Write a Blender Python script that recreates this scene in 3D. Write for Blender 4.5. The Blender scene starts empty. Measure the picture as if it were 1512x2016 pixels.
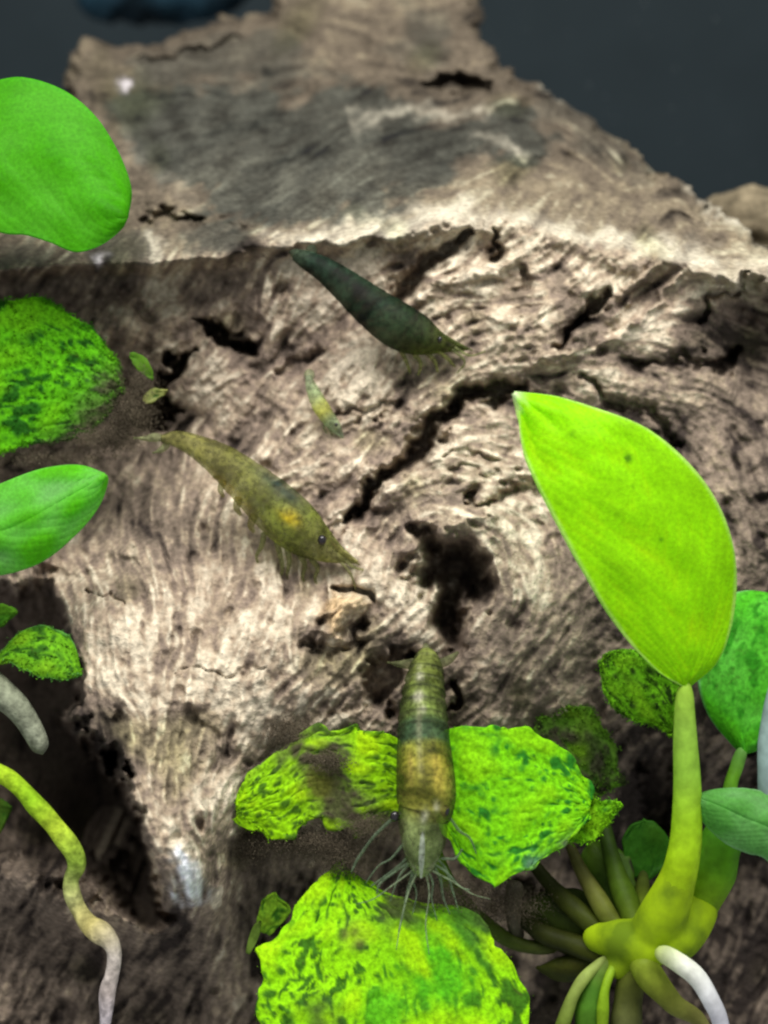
import bpy, bmesh, math, random
import numpy as np
from mathutils import Vector

# ------------------------------------------------------------------ camera, world, lamp, exposure
# one Blender unit is one centimetre
sc = bpy.context.scene
sc.unit_settings.system = 'METRIC'
sc.unit_settings.scale_length = 0.01
PITCH = math.radians(22.0)
FPX = 4200.0                      # focal length in photograph pixels (1512 x 2016)
D0 = 21.0                         # distance of the wood's face
FWD = np.array([0.0, math.cos(PITCH), -math.sin(PITCH)])
UP = np.array([0.0, math.sin(PITCH), math.cos(PITCH)])
RIGHT = np.array([1.0, 0.0, 0.0])
TARGET = np.array([0.0, 0.0, 6.0])
CAM = TARGET - FWD * D0

cam_d = bpy.data.cameras.new('camera')
cam = bpy.data.objects.new('camera', cam_d)
sc.collection.objects.link(cam)
sc.camera = cam
cam.location = CAM.tolist()
cam.rotation_euler = (math.pi / 2 - PITCH, 0, 0)
cam_d.sensor_fit = 'VERTICAL'
cam_d.sensor_height = 36.0
cam_d.sensor_width = 27.0
cam_d.lens = 36.0 * FPX / 2016.0
cam_d.clip_start = 0.5
cam_d.clip_end = 500.0
cam_d.dof.use_dof = True
cam_d.dof.focus_distance = D0 - 1.5
cam_d.dof.aperture_fstop = 0.22

world = bpy.data.worlds.new('World')
sc.world = world
world.use_nodes = True
bgn = world.node_tree.nodes['Background']
bgn.inputs['Color'].default_value = (0.95, 0.98, 1.0, 1)
bgn.inputs['Strength'].default_value = 0.50

def area_lamp(name, loc, aim, sx, sy, power, col):
    l = bpy.data.lights.new(name, 'AREA')
    l.shape = 'RECTANGLE'; l.size = sx; l.size_y = sy; l.energy = power; l.color = col
    o = bpy.data.objects.new(name, l); sc.collection.objects.link(o)
    o.location = loc
    o.rotation_euler = (Vector(aim) - Vector(loc)).to_track_quat('-Z', 'Y').to_euler()
    return o
area_lamp('aquarium_lamp', (0.5, -6.0, 27.0), (0, 1.0, 6.0), 26.0, 12.0, 11500.0, (1.0, 0.97, 0.92))

sc.view_settings.view_transform = 'Standard'
sc.view_settings.look = 'None'
sc.view_settings.gamma = 1.0
sc.view_settings.use_curve_mapping = False
sc.view_settings.exposure = 0.0
sc.cycles.use_denoising = True
sc.cycles.max_bounces = 5
sc.cycles.diffuse_bounces = 2
sc.cycles.transparent_max_bounces = 8
sc.cycles.filter_width = 2.3

# ------------------------------------------------------------------ helpers
rng = np.random.default_rng(11)
random.seed(5)

def at(px, py, d):
    """photograph pixel + distance in front of the lens -> place in the tank (numpy, any shape)"""
    px = np.asarray(px, float); py = np.asarray(py, float); d = np.asarray(d, float)
    a = (px - 756.0) / FPX * d
    b = (1008.0 - py) / FPX * d
    return (CAM + d[..., None] * FWD + a[..., None] * RIGHT + b[..., None] * UP)

def smooth(e0, e1, x):
    t = np.clip((x - e0) / (e1 - e0), 0, 1)
    return t * t * (3 - 2 * t)

def mesh_obj(name, verts, faces, mat, parent=None, col=None, attrs=None, smooth_shade=True):
    verts = np.asarray(verts, np.float32).reshape(-1, 3)
    me = bpy.data.meshes.new(name)
    if isinstance(faces, np.ndarray) and faces.ndim == 2:
        k = faces.shape[1]; n = len(faces)
        me.vertices.add(len(verts)); me.vertices.foreach_set('co', verts.ravel())
        me.loops.add(n * k); me.loops.foreach_set('vertex_index', faces.astype(np.int32).ravel())
        me.polygons.add(n)
        me.polygons.foreach_set('loop_start', np.arange(0, n * k, k, dtype=np.int32))
        me.polygons.foreach_set('loop_total', np.full(n, k, np.int32))
        me.update(calc_edges=True)
    else:
        me.from_pydata(verts.tolist(), [], faces)
    me.validate()
    if smooth_shade:
        me.polygons.foreach_set('use_smooth', np.ones(len(me.polygons), bool))
    if col is not None:
        a = me.color_attributes.new('Col', 'FLOAT_COLOR', 'POINT')
        c = np.ones((len(verts), 4), np.float32); c[:, :3] = np.asarray(col).reshape(-1, 3)
        a.data.foreach_set('color', c.ravel())
    for k_, v_ in (attrs or {}).items():
        a = me.attributes.new(k_, 'FLOAT', 'POINT')
        a.data.foreach_set('value', np.asarray(v_, np.float32).ravel())
    me.materials.append(mat)
    me.update()
    o = bpy.data.objects.new(name, me)
    sc.collection.objects.link(o)
    if parent is not None:
        o.parent = parent
        o.matrix_parent_inverse = parent.matrix_world.inverted() if False else o.matrix_parent_inverse
        o.location = (-Vector(parent['_w'])) if '_w' in parent else (0, 0, 0)
        if parent.type == 'MESH':
            o.location = (0, 0, 0)
    return o

def thing(name, label, cat, base, group=None):
    o = bpy.data.objects.new(name, None)
    o.empty_display_size = 0.3
    sc.collection.objects.link(o)
    o.location = [float(v) for v in base]
    o['_w'] = [float(v) for v in base]
    o['label'] = label; o['category'] = cat
    if group: o['group'] = group
    return o

def tag(o, label, cat, group=None):
    o['label'] = label; o['category'] = cat
    if group: o['group'] = group
    return o

def catmull(P, n):
    """smooth curve through rows of P, n samples"""
    P = np.asarray(P, float)
    m = len(P)
    Q = np.vstack([2 * P[0] - P[1], P, 2 * P[-1] - P[-2]])
    seg = np.linalg.norm(np.diff(P[:, :2], axis=0), axis=1); seg = np.maximum(seg, 1e-6)
    cum = np.concatenate([[0], np.cumsum(seg)]) / seg.sum()
    t = np.linspace(0, 1, n)
    i = np.clip(np.searchsorted(cum, t, side='right') - 1, 0, m - 2)
    u = ((t - cum[i]) / (cum[i + 1] - cum[i]))[:, None]
    p0, p1, p2, p3 = Q[i], Q[i + 1], Q[i + 2], Q[i + 3]
    return 0.5 * ((2 * p1) + (-p0 + p2) * u + (2 * p0 - 5 * p1 + 4 * p2 - p3) * u ** 2 + (-p0 + 3 * p1 - 3 * p2 + p3) * u ** 3)

def tube_geo(C, R, k=12, ell=None, cap=True):
    """tube along 3D points C with radius R; frames by parallel transport. returns verts (n,k,3), faces"""
    C = np.asarray(C, float); n = len(C)
    R = np.broadcast_to(np.asarray(R, float), (n,))
    T = np.gradient(C, axis=0); T /= np.linalg.norm(T, axis=1)[:, None] + 1e-9
    ref = -FWD
    V = []
    for i in range(n):
        s = np.cross(T[i], ref); s /= np.linalg.norm(s) + 1e-9
        w = np.cross(s, T[i])
        a = np.linspace(0, 2 * math.pi, k, endpoint=False)
        e = 1.0 if ell is None else ell
        V.append(C[i] + R[i] * (np.cos(a)[:, None] * s + e * np.sin(a)[:, None] * w))
    V = np.array(V)
    F = []
    for i in range(n - 1):
        for j in range(k):
            F.append((i * k + j, i * k + (j + 1) % k, (i + 1) * k + (j + 1) % k, (i + 1) * k + j))
    if cap:
        F.append(tuple(range(k))[::-1]); F.append(tuple((n - 1) * k + j for j in range(k)))
    return V, F

# ------------------------------------------------------------------ materials
def mat_new(name):
    m = bpy.data.materials.new(name); m.use_nodes = True
    nt = m.node_tree; nt.nodes.clear()
    out = nt.nodes.new('ShaderNodeOutputMaterial')
    return m, nt, out

def attr_col(nt, name='Col'):
    a = nt.nodes.new('ShaderNodeAttribute'); a.attribute_name = name
    return a

def noise_mul(nt, colsock, scale, lo, hi, detail=4.0):
    """colour times a grain of noise between lo and hi (object space)"""
    tc = nt.nodes.new('ShaderNodeTexCoord')
    n = nt.nodes.new('ShaderNodeTexNoise'); n.inputs['Scale'].default_value = scale
    n.inputs['Detail'].default_value = detail
    nt.links.new(tc.outputs['Object'], n.inputs['Vector'])
    mr = nt.nodes.new('ShaderNodeMapRange')
    mr.inputs['From Min'].default_value = 0.3; mr.inputs['From Max'].default_value = 0.7
    mr.inputs['To Min'].default_value = lo; mr.inputs['To Max'].default_value = hi
    nt.links.new(n.outputs['Fac'], mr.inputs['Value'])
    mx = nt.nodes.new('ShaderNodeVectorMath'); mx.operation = 'SCALE'
    nt.links.new(colsock, mx.inputs[0]); nt.links.new(mr.outputs['Result'], mx.inputs['Scale'])
    return mx.outputs['Vector'], n

def bump(nt, fac, strength, dist):
    b = nt.nodes.new('ShaderNodeBump'); b.inputs['Strength'].default_value = strength
    b.inputs['Distance'].default_value = dist
    nt.links.new(fac, b.inputs['Height'])
    return b.outputs['Normal']

def mat_wood():
    m, nt, out = mat_new('driftwood')
    a = attr_col(nt)
    c, n = noise_mul(nt, a.outputs['Color'], 17.0, 0.66, 1.32, 7.0)
    p = nt.nodes.new('ShaderNodeBsdfPrincipled')
    p.inputs['Roughness'].default_value = 0.85
    p.inputs['Specular IOR Level'].default_value = 0.12
    nt.links.new(c, p.inputs['Base Color'])
    nt.links.new(bump(nt, n.outputs['Fac'], 0.7, 0.05), p.inputs['Normal'])
    nt.links.new(p.outputs['BSDF'], out.inputs['Surface'])
    return m

def mat_leaf(name, transl=0.4, rough=0.5, spec=0.12, nscale=22.0, lo=0.86, hi=1.14, bstr=0.25):
    m, nt, out = mat_new(name)
    a = attr_col(nt)
    c, n = noise_mul(nt, a.outputs['Color'], nscale, lo, hi, 5.0)
    p = nt.nodes.new('ShaderNodeBsdfPrincipled')
    p.inputs['Roughness'].default_value = rough
    p.inputs['Specular IOR Level'].default_value = spec
    nt.links.new(c, p.inputs['Base Color'])
    nt.links.new(bump(nt, n.outputs['Fac'], bstr, 0.03), p.inputs['Normal'])
    t = nt.nodes.new('ShaderNodeBsdfTranslucent')
    nt.links.new(c, t.inputs['Color'])
    mx = nt.nodes.new('ShaderNodeMixShader'); mx.inputs['Fac'].default_value = transl
    nt.links.new(p.outputs['BSDF'], mx.inputs[1]); nt.links.new(t.outputs['BSDF'], mx.inputs[2])
    nt.links.new(mx.outputs['Shader'], out.inputs['Surface'])
    return m

def mat_shrimp(name, transp, lo=0.45, hi=1.55, nscale=22.0):
    m, nt, out = mat_new(name)
    a = attr_col(nt)
    c, n = noise_mul(nt, a.outputs['Color'], nscale, lo, hi, 4.0)
    p = nt.nodes.new('ShaderNodeBsdfPrincipled')
    p.inputs['Roughness'].default_value = 0.55
    p.inputs['Specular IOR Level'].default_value = 0.12
    nt.links.new(c, p.inputs['Base Color'])
    nt.links.new(bump(nt, n.outputs['Fac'], 0.2, 0.02), p.inputs['Normal'])
    t = nt.nodes.new('ShaderNodeBsdfTranslucent'); nt.links.new(c, t.inputs['Color'])
    m1 = nt.nodes.new('ShaderNodeMixShader'); m1.inputs['Fac'].default_value = 0.3
    nt.links.new(p.outputs['BSDF'], m1.inputs[1]); nt.links.new(t.outputs['BSDF'], m1.inputs[2])
    tr = nt.nodes.new('ShaderNodeBsdfTransparent'); tr.inputs['Color'].default_value = (0.86, 0.9, 0.78, 1)
    at_ = attr_col(nt, 'Clear')
    mu = nt.nodes.new('ShaderNodeMath'); mu.operation = 'MULTIPLY'; mu.inputs[1].default_value = transp
    nt.links.new(at_.outputs['Fac'], mu.inputs[0])
    m2 = nt.nodes.new('ShaderNodeMixShader')
    nt.links.new(mu.outputs[0], m2.inputs['Fac'])
    nt.links.new(m1.outputs['Shader'], m2.inputs[1]); nt.links.new(tr.outputs['BSDF'], m2.inputs[2])
    nt.links.new(m2.outputs['Shader'], out.inputs['Surface'])
    return m

def mat_plain(name, col, rough=0.6, spec=0.2, nscale=10.0, lo=0.85, hi=1.15):
    m, nt, out = mat_new(name)
    rgb = nt.nodes.new('ShaderNodeRGB'); rgb.outputs[0].default_value = (*col, 1)
    c, n = noise_mul(nt, rgb.outputs[0], nscale, lo, hi)
    p = nt.nodes.new('ShaderNodeBsdfPrincipled')
    p.inputs['Roughness'].default_value = rough; p.inputs['Specular IOR Level'].default_value = spec
    nt.links.new(c, p.inputs['Base Color'])
    nt.links.new(p.outputs['BSDF'], out.inputs['Surface'])
    return m

M_WOOD = mat_wood()
M_LEAF = mat_leaf('smooth_leaf', transl=0.6, nscale=30.0, lo=0.82, hi=1.14, bstr=0.08)
M_ALGAE = mat_leaf('algae_leaf', transl=0.3, rough=0.8, spec=0.1, nscale=26.0, lo=0.62, hi=1.25, bstr=0.10)
M_STEM = mat_leaf('stem', transl=0.4, rough=0.5, spec=0.12, nscale=9.0, lo=0.8, hi=1.2)
M_ROOT = mat_leaf('root', transl=0.12, rough=0.8, spec=0.05, nscale=13.0, lo=0.55, hi=1.35, bstr=0.8)
M_SHRIMP = mat_shrimp('shrimp_shell', 0.46)
M_SHRIMP_DARK = mat_shrimp('dark_shrimp_shell', 0.2)
M_SHRIMP_PALE = mat_shrimp('pale_shrimp_shell', 0.5)
M_LIMB = mat_shrimp('shrimp_limb', 0.55)
M_EYE = mat_plain('shrimp_eye', (0.012, 0.010, 0.012), 0.15, 0.5)
M_DETRITUS = mat_plain('detritus', (0.115, 0.095, 0.066), 0.95, 0.0, 2.5, 0.6, 1.5)
M_BACK = mat_plain('tank_background', (0.022, 0.030, 0.034), 0.9, 0.02, 0.7, 0.93, 1.07)
M_ROCK = mat_plain('dark_rock', (0.005, 0.015, 0.023), 0.8, 0.1, 1.6, 0.3, 2.6)

# ------------------------------------------------------------------ the driftwood: fields on a grid
SP = 3.0
GX = np.arange(-330, 1842, SP); GY = np.arange(-240, 2262, SP)
PX, PY = np.meshgrid(GX, GY)
H, W = PX.shape
fy = np.fft.fftfreq(H)[:, None]; fx = np.fft.fftfreq(W)[None, :]
K2 = (fx ** 2 + fy ** 2)

def gnoise(sig):
    """smooth noise, unit variance; sig in photograph pixels"""
    s = sig / SP
    f = np.fft.fft2(rng.standard_normal((H, W))) * np.exp(-2 * (math.pi * s) ** 2 * K2)
    r = np.real(np.fft.ifft2(f))
    return r / r.std()

def blur(a, sig):
    s = sig / SP
    return np.real(np.fft.ifft2(np.fft.fft2(a) * np.exp(-2 * (math.pi * s) ** 2 * K2)))

def tps(pts, smooth_=1e-3):
    """thin-plate surface through (px, py, value), evaluated on the grid"""
    P = np.array(pts, float); X = P[:, :2] / 1000.0; v = P[:, 2]; n = len(P)
    def U(r2): return np.where(r2 > 1e-12, r2 * np.log(r2 + 1e-12), 0)
    r2 = ((X[:, None] - X[None]) ** 2).sum(-1)
    A = np.zeros((n + 3, n + 3)); A[:n, :n] = U(r2) + smooth_ * np.eye(n)
    A[:n, n] = 1; A[:n, n + 1:] = X; A[n, :n] = 1; A[n + 1:, :n] = X.T
    w = np.linalg.solve(A, np.concatenate([v, [0, 0, 0]]))
    gx = PX / 1000.0; gy = PY / 1000.0
    out = w[n] + w[n + 1] * gx + w[n + 2] * gy
    for i in range(n):
        out = out + w[i] * U((gx - X[i, 0]) ** 2 + (gy - X[i, 1]) ** 2)
    return out

def idw(pts, power=3.0):
    P = np.array(pts, float)
    num = np.zeros((H, W, P.shape[1] - 2)); den = np.zeros((H, W))
    for p in P:
        w = 1.0 / (((PX - p[0]) ** 2 + (PY - p[1]) ** 2) / 1e4 + 0.05) ** (power / 2)
        den += w; num += w[..., None] * p[2:]
    return num / den[..., None]

WX = PX + 9 * gnoise(26) + 5 * gnoise(10) + 3.0 * gnoise(4)
WY = PY + 9 * gnoise(26) + 5 * gnoise(10) + 3.0 * gnoise(4)

def poly_sd(poly, X=None, Y=None):
    """signed distance to polygon (inside positive), on the warped grid"""
    X = WX if X is None else X; Y = WY if Y is None else Y
    P = np.array(poly, float); n = len(P)
    d = np.full(X.shape, 1e9); inside = np.zeros(X.shape, bool)
    for i in range(n):
        a = P[i]; b = P[(i + 1) % n]; e = b - a
        t = np.clip(((X - a[0]) * e[0] + (Y - a[1]) * e[1]) / (e @ e + 1e-9), 0, 1)
        d = np.minimum(d, np.hypot(X - a[0] - t * e[0], Y - a[1] - t * e[1]))
        c = ((a[1] > Y) != (b[1] > Y))
        with np.errstate(divide='ignore', invalid='ignore'):
            xi = (b[0] - a[0]) * (Y - a[1]) / (b[1] - a[1] + 1e-12) + a[0]
        inside ^= c & (X < xi)
    return np.where(inside, d, -d)

def line_d(pl, X=None, Y=None):
    """distance to polyline with per-point half width; returns distance / width"""
    X = WX if X is None else X; Y = WY if Y is None else Y
    P = np.array(pl, float); best = np.full(X.shape, 1e9)
    for a, b in zip(P[:-1], P[1:]):
        e = b[:2] - a[:2]
        t = np.clip(((X - a[0]) * e[0] + (Y - a[1]) * e[1]) / (e @ e + 1e-9), 0, 1)
        w = a[2] + t * (b[2] - a[2])
        best = np.minimum(best, np.hypot(X - a[0] - t * e[0], Y - a[1] - t * e[1]) / w)
    return best

# -- grain direction and streaks drawn out along it
ang = np.array([
    (100, 300, 2), (400, 200, -6), (700, 260, -8), (950, 180, -12), (500, 420, -4), (800, 400, -10), (1150, 300, 28), (1400, 450, 32),
    (1150, 470, -60), (1320, 500, -45), (950, 520, -38), (1050, 600, -36), (1250, 580, -38), (1100, 690, -30), (1350, 680, 0), (1480, 700, 20),
    (100, 620, -62), (300, 600, -58), (500, 600, -55), (700, 700, -42), (500, 760, -48), (850, 720, -32), (400, 900, -60), (620, 880, -40),
    (760, 900, -38), (950, 880, 8), (1150, 820, 22), (1300, 760, 30), (1450, 950, 55), (900, 960, -4), (760, 1050, -58), (1050, 1080, 55),
    (1000, 1280, -52), (1180, 1200, -55), (1400, 1250, -60), (700, 1330, -48), (560, 1100, 70), (130, 1180, 62), (240, 1250, 82), (330, 1150, 84),
    (420, 1300, -84), (540, 1250, -76), (620, 1420, -58), (380, 1480, -80), (470, 1560, -58), (350, 1650, 68), (100, 1850, -58), (300, 1900, -65),
    (480, 1850, -72), (900, 1800, -70), (1300, 1700, -60), (100, 1000, -45)], float)
aa = np.radians(ang[:, 2]) * 2
fld = idw(np.column_stack([ang[:, 0], ang[:, 1], np.cos(aa), np.sin(aa)]), 3.5)
th = np.arctan2(blur(fld[..., 1], 25), blur(fld[..., 0], 25)) / 2
th = th + 0.16 * gnoise(50) + 0.14 * gnoise(18)
# rings round the knot
kx, ky = 885.0, 1140.0
rk = np.hypot(PX - kx, (PY - ky))
kw = 0.75 * np.exp(-(rk / 190.0) ** 2) * smooth(1250, 1050, PY)
tk = np.arctan2(PY - ky, PX - kx) + math.pi / 2
cs = np.cos(2 * th) * (1 - kw) + np.cos(2 * tk) * kw; sn = np.sin(2 * th) * (1 - kw) + np.sin(2 * tk) * kw
th = np.arctan2(sn, cs) / 2
VX, VY = np.cos(th), np.sin(th)

def lic(noises, lengths, step=3.0):
    res = [n.copy() for n in noises]; cnt = [1.0] * len(noises)
    II, JJ = np.indices((H, W)).astype(np.float32)
    for sgn in (1, -1):
        y, x = II.copy(), JJ.copy()
        px_, py_ = VX * sgn, VY * sgn
        for k in range(int(max(lengths) / step)):
            i = np.clip(np.rint(y), 0, H - 1).astype(np.int32); j = np.clip(np.rint(x), 0, W - 1).astype(np.int32)
            vx, vy = VX[i, j], VY[i, j]
            s = np.where(vx * px_ + vy * py_ < 0, -1.0, 1.0)
            px_, py_ = vx * s, vy * s
            x = x + px_ * step / SP; y = y + py_ * step / SP
            i = np.clip(np.rint(y), 0, H - 1).astype(np.int32); j = np.clip(np.rint(x), 0, W - 1).astype(np.int32)
            for q, (n, L) in enumerate(zip(noises, lengths)):
                if k * step < L:
                    res[q] += n[i, j]; cnt[q] += 0.5
    return [(r - r.mean()) / r.std() for r in res]

g_fine, g_mid, g_coarse = lic([gnoise(2.6), gnoise(5.0), gnoise(14.0)], [16, 32, 80])
n_pit, n_mid, n_big, n_huge = gnoise(4.5), gnoise(11), gnoise(30), gnoise(80)

# -- broad form: distance beyond (+) or in front of (-) the mean face, in cm
LEDGE = [(-340, 545), (0, 538), (220, 527), (420, 515), (540, 484), (700, 470), (900, 445), (1010, 452), (1150, 480), (1280, 505), (1400, 535), (1512, 552), (1850, 600)]
lx = np.array([p[0] for p in LEDGE], float); ly = np.array([p[1] for p in LEDGE], float)
lw = np.interp(PX, [-300, 480, 620, 1000], [0.35, 0.35, 0.8, 1.0])
ledge_y = np.interp(WX, lx, ly)
over = ledge_y - (PY + lw * (WY - PY))                                # >0 above the ledge (on the top plane)
tops = tps([(-340, 540, -0.5), (0, 535, -0.5), (420, 510, -0.45), (700, 465, -0.4), (900, 440, -0.35), (1200, 490, -0.4), (1400, 530, -0.6), (1512, 550, -0.75), (1850, 600, -0.9),
            (150, 85, 3.6), (560, 40, 4.0), (930, 0, 4.2), (985, 130, 3.0), (1200, 270, 1.9), (1420, 410, 0.7), (1512, 490, 0.0), (600, 250, 1.75), (300, 300, 1.5),
            (900, 250, 1.9), (0, 300, 1.6), (-300, 300, 1.6), (700, -200, 6.0), (300, -200, 6.0), (1800, 560, -0.5)])
face = tps([(-300, 600, 0.4), (0, 600, 0.5), (200, 600, 0.35), (420, 580, 0.05), (560, 540, -0.15), (700, 540, -0.15), (900, 520, -0.3), (1100, 540, -0.35), (1300, 560, -0.4), (1500, 590, -0.2),
            (1500, 650, 0.2), (1350, 680, -0.2), (1750, 700, 0.3), (100, 750, 0.75), (330, 800, 0.55), (500, 700, 0.1), (700, 700, -0.15), (900, 700, -0.4), (1100, 680, -0.5),
            (-300, 900, 0.8), (100, 950, 0.7), (330, 950, 0.25), (560, 900, -0.1), (800, 860, -0.45), (1000, 850, -0.3), (1250, 800, -0.15), (1500, 900, 0.1), (1780, 1000, 0.3),
            (620, 1080, -0.35), (760, 1050, -0.5), (900, 1000, -0.5), (1100, 1050, -0.25), (1350, 1150, 0.05), (1780, 1400, 0.4),
            (170, 1060, 0.3), (300, 1060, -0.55), (450, 1080, -0.6), (200, 1180, -1.15), (200, 1350, -1.6), (330, 1250, -1.4), (480, 1250, -1.2), (600, 1250, -0.7), (750, 1250, -0.45), (1000, 1300, -0.5), (1200, 1300, -0.1),
            (300, 1450, -1.95), (420, 1450, -1.8), (520, 1470, -1.2), (640, 1450, -0.6), (800, 1450, -0.3), (380, 1600, -2.1), (470, 1620, -1.3), (375, 1740, -2.2), (460, 1760, -0.9),
            (560, 1700, -0.25), (700, 1650, 0.0), (900, 1600, 0.1), (1200, 1600, 0.6), (1450, 1550, 0.7), (1780, 1700, 0.8), (500, 1900, -0.2), (750, 1850, 0.0), (1000, 1850, 0.4),
            (1300, 1850, 0.7), (1500, 1950, 0.6), (150, 1900, -0.35), (300, 1950, -0.3), (-200, 1900, -0.3), (0, 2200, -0.9), (750, 2200, -0.3), (1500, 2200, 0.3)])
face = face - 0.65 * smooth(560, 1350, PY) * (1 - smooth(1430, 1720, PY)) * smooth(380, 620, PX)
crisp = np.interp(PX, [0, 560, 700, 950, 1100, 1350, 1450, 1800], [10, 12, 22, 32, 48, 44, 14, 12])
k = smooth(-1, 1, over / crisp)
rel = tops * k + face * (1 - k)
under = np.interp(PX, [-300, 350, 520, 900, 1400, 1460, 1800], [0.35, 0.3, 0.12, 0.0, 0.0, 0.5, 0.5])
rel += under * smooth(0, 22, -over) * smooth(130, 30, -over)
rel -= 0.10 * np.exp(-(over / 22.0) ** 2) * np.interp(PX, [0, 1000, 1200, 1450, 1600], [1, 1, 0.3, 1, 1])

# lower-left lobe: its left rim drops away into a black hollow
HOLLOW = [(-340, 1130), (20, 1130), (100, 1150), (122, 1200), (150, 1290), (165, 1400), (200, 1470), (262, 1545), (300, 1600), (305, 1680), (335, 1770), (362, 1812), (300, 1835), (180, 1790), (60, 1740), (-340, 1720)]
sd = poly_sd(HOLLOW)
hol = smooth(0, 1, (sd + 6) / (36 + 110 * smooth(1560, 1720, PY) * smooth(280, 200, PX)))
deep = tps([(-300, 1200, 1.2), (50, 1190, 1.2), (100, 1300, 1.7), (60, 1420, 2.0), (200, 1520, 2.4), (260, 1680, 2.6), (150, 1420, 2.1), (150, 1620, 2.3), (230, 1740, 2.4), (60, 1650, 0.9), (150, 1800, 0.0), (-300, 1750, 0.2), (300, 1850, 0.1), (30, 1560, 1.4)])
rel = rel * (1 - hol) + np.maximum(deep, rel) * hol
# bank of wood behind the left leaves, pushed forward to shade the hollow
shade_bank = smooth(0, 30, poly_sd([(-340, 1040), (60, 1050), (110, 1075), (112, 1120), (95, 1160), (-340, 1175)]))
rel = rel * (1 - shade_bank) + (-0.55) * shade_bank

# the knot-hole and other hollows
def window(pts, mar):
    P = np.array([q[:2] for q in pts], float)
    i0, i1 = np.searchsorted(GY, [P[:, 1].min() - mar, P[:, 1].max() + mar]); j0, j1 = np.searchsorted(GX, [P[:, 0].min() - mar, P[:, 0].max() + mar])
    return slice(i0, i1), slice(j0, j1)
KNOT = [(845, 1062), (900, 1032), (975, 1050), (1000, 1085), (965, 1130), (945, 1165), (918, 1190), (925, 1240), (885, 1272), (845, 1245), (842, 1185), (820, 1130)]
w_ = window(KNOT, 120)
rel[w_] += 1.75 * smooth(-30, 52, poly_sd(KNOT, WX[w_], WY[w_]) + 11 * n_big[w_] - 9 * g_coarse[w_] + 5 * n_mid[w_])
HOLES = [([(376, 645), (415, 640), (440, 660), (500, 668), (505, 690), (460, 692), (420, 682), (385, 672)], 1.0, 12),
         ([(265, 835), (300, 790), (340, 765), (355, 720), (362, 690), (345, 680), (318, 720), (300, 770), (262, 815)], 1.2, 12),
         ([(262, 838), (300, 790), (340, 768), (352, 800), (330, 850), (280, 860)], 1.6, 14),
         ([(835, 152), (900, 140), (972, 158), (955, 170), (880, 178), (838, 170)], 0.5, 8),
         ([(1085, 680), (1110, 650), (1140, 610), (1165, 575), (1200, 560), (1190, 600), (1150, 640), (1110, 690)], 0.5, 12),
         ([(1380, 700), (1420, 680), (1470, 690), (1450, 730), (1400, 735)], 0.5, 18),
         ([(715, 1290), (800, 1285), (810, 1340), (780, 1400), (730, 1400), (700, 1330)], 0.6, 20),
         ([(880, 1350), (905, 1360), (900, 1400), (880, 1410)], 0.5, 10),
         ([(1240, 1500), (1320, 1490), (1330, 1640), (1250, 1660)], 0.6, 25),
         ([(995, 1735), (1050, 1740), (1050, 1790), (1000, 1795)], 0.7, 15)]
for p, dd, s in HOLES:
    w_ = window(p, 60)
    rel[w_] += dd * smooth(-4, s, poly_sd(p, WX[w_], WY[w_]))
# cracks
CRACKS = [([(1030, 775, 14), (950, 778, 19), (905, 792, 20), (898, 830, 13), (860, 860, 24), (820, 885, 25), (780, 910, 18), (740, 945, 10), (700, 985, 12), (680, 1008, 5)], 0.9),
          ([(1060, 960, 18), (1000, 965, 14), (950, 985, 6), (900, 990, 3)], 0.3),
          ([(930, 462, 6), (890, 495, 13), (840, 530, 19), (790, 562, 20), (760, 585, 10)], 0.55), ([(985, 470, 5), (968, 492, 10), (950, 510, 6)], 0.3),
          ([(255, 412, 8), (330, 410, 10), (400, 418, 5)], 0.3),
          ([(260, 95, 6), (360, 92, 8), (470, 88, 5)], 0.25),
          ([(1470, 540, 5), (1400, 590, 9), (1360, 640, 5)], 0.25),
          ([(660, 1150, 8), (700, 1165, 11), (735, 1180, 7)], 0.3),
          ([(595, 1290, 6), (640, 1300, 9), (700, 1260, 9), (720, 1230, 6)], 0.22),
          ([(185, 1150, 3), (215, 1175, 7), (250, 1195, 4)], 0.09),
          ([(355, 1335, 3), (440, 1340, 4), (500, 1325, 8), (530, 1310, 3)], 0.06),
          ([(880, 905, 4), (930, 900, 10), (990, 915, 5)], 0.10),
          ([(870, 960, 4), (940, 942, 8), (1010, 950, 4)], 0.07),
          ([(540, 730, 5), (580, 700, 12), (640, 690, 8)], 0.2),
          ([(760, 830, 6), (800, 815, 8), (690, 825, 5)], 0.12),
          ([(1150, 740, 5), (1210, 770, 12), (1290, 830, 12), (1350, 880, 6)], 0.22),
          ([(1250, 700, 4), (1340, 705, 10), (1440, 700, 5)], 0.18)]
for pl, dd in CRACKS:
    w_ = window(pl, 80)
    rel[w_] += dd * np.exp(-line_d(pl, WX[w_], WY[w_]) ** 2 * 1.2)
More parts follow.
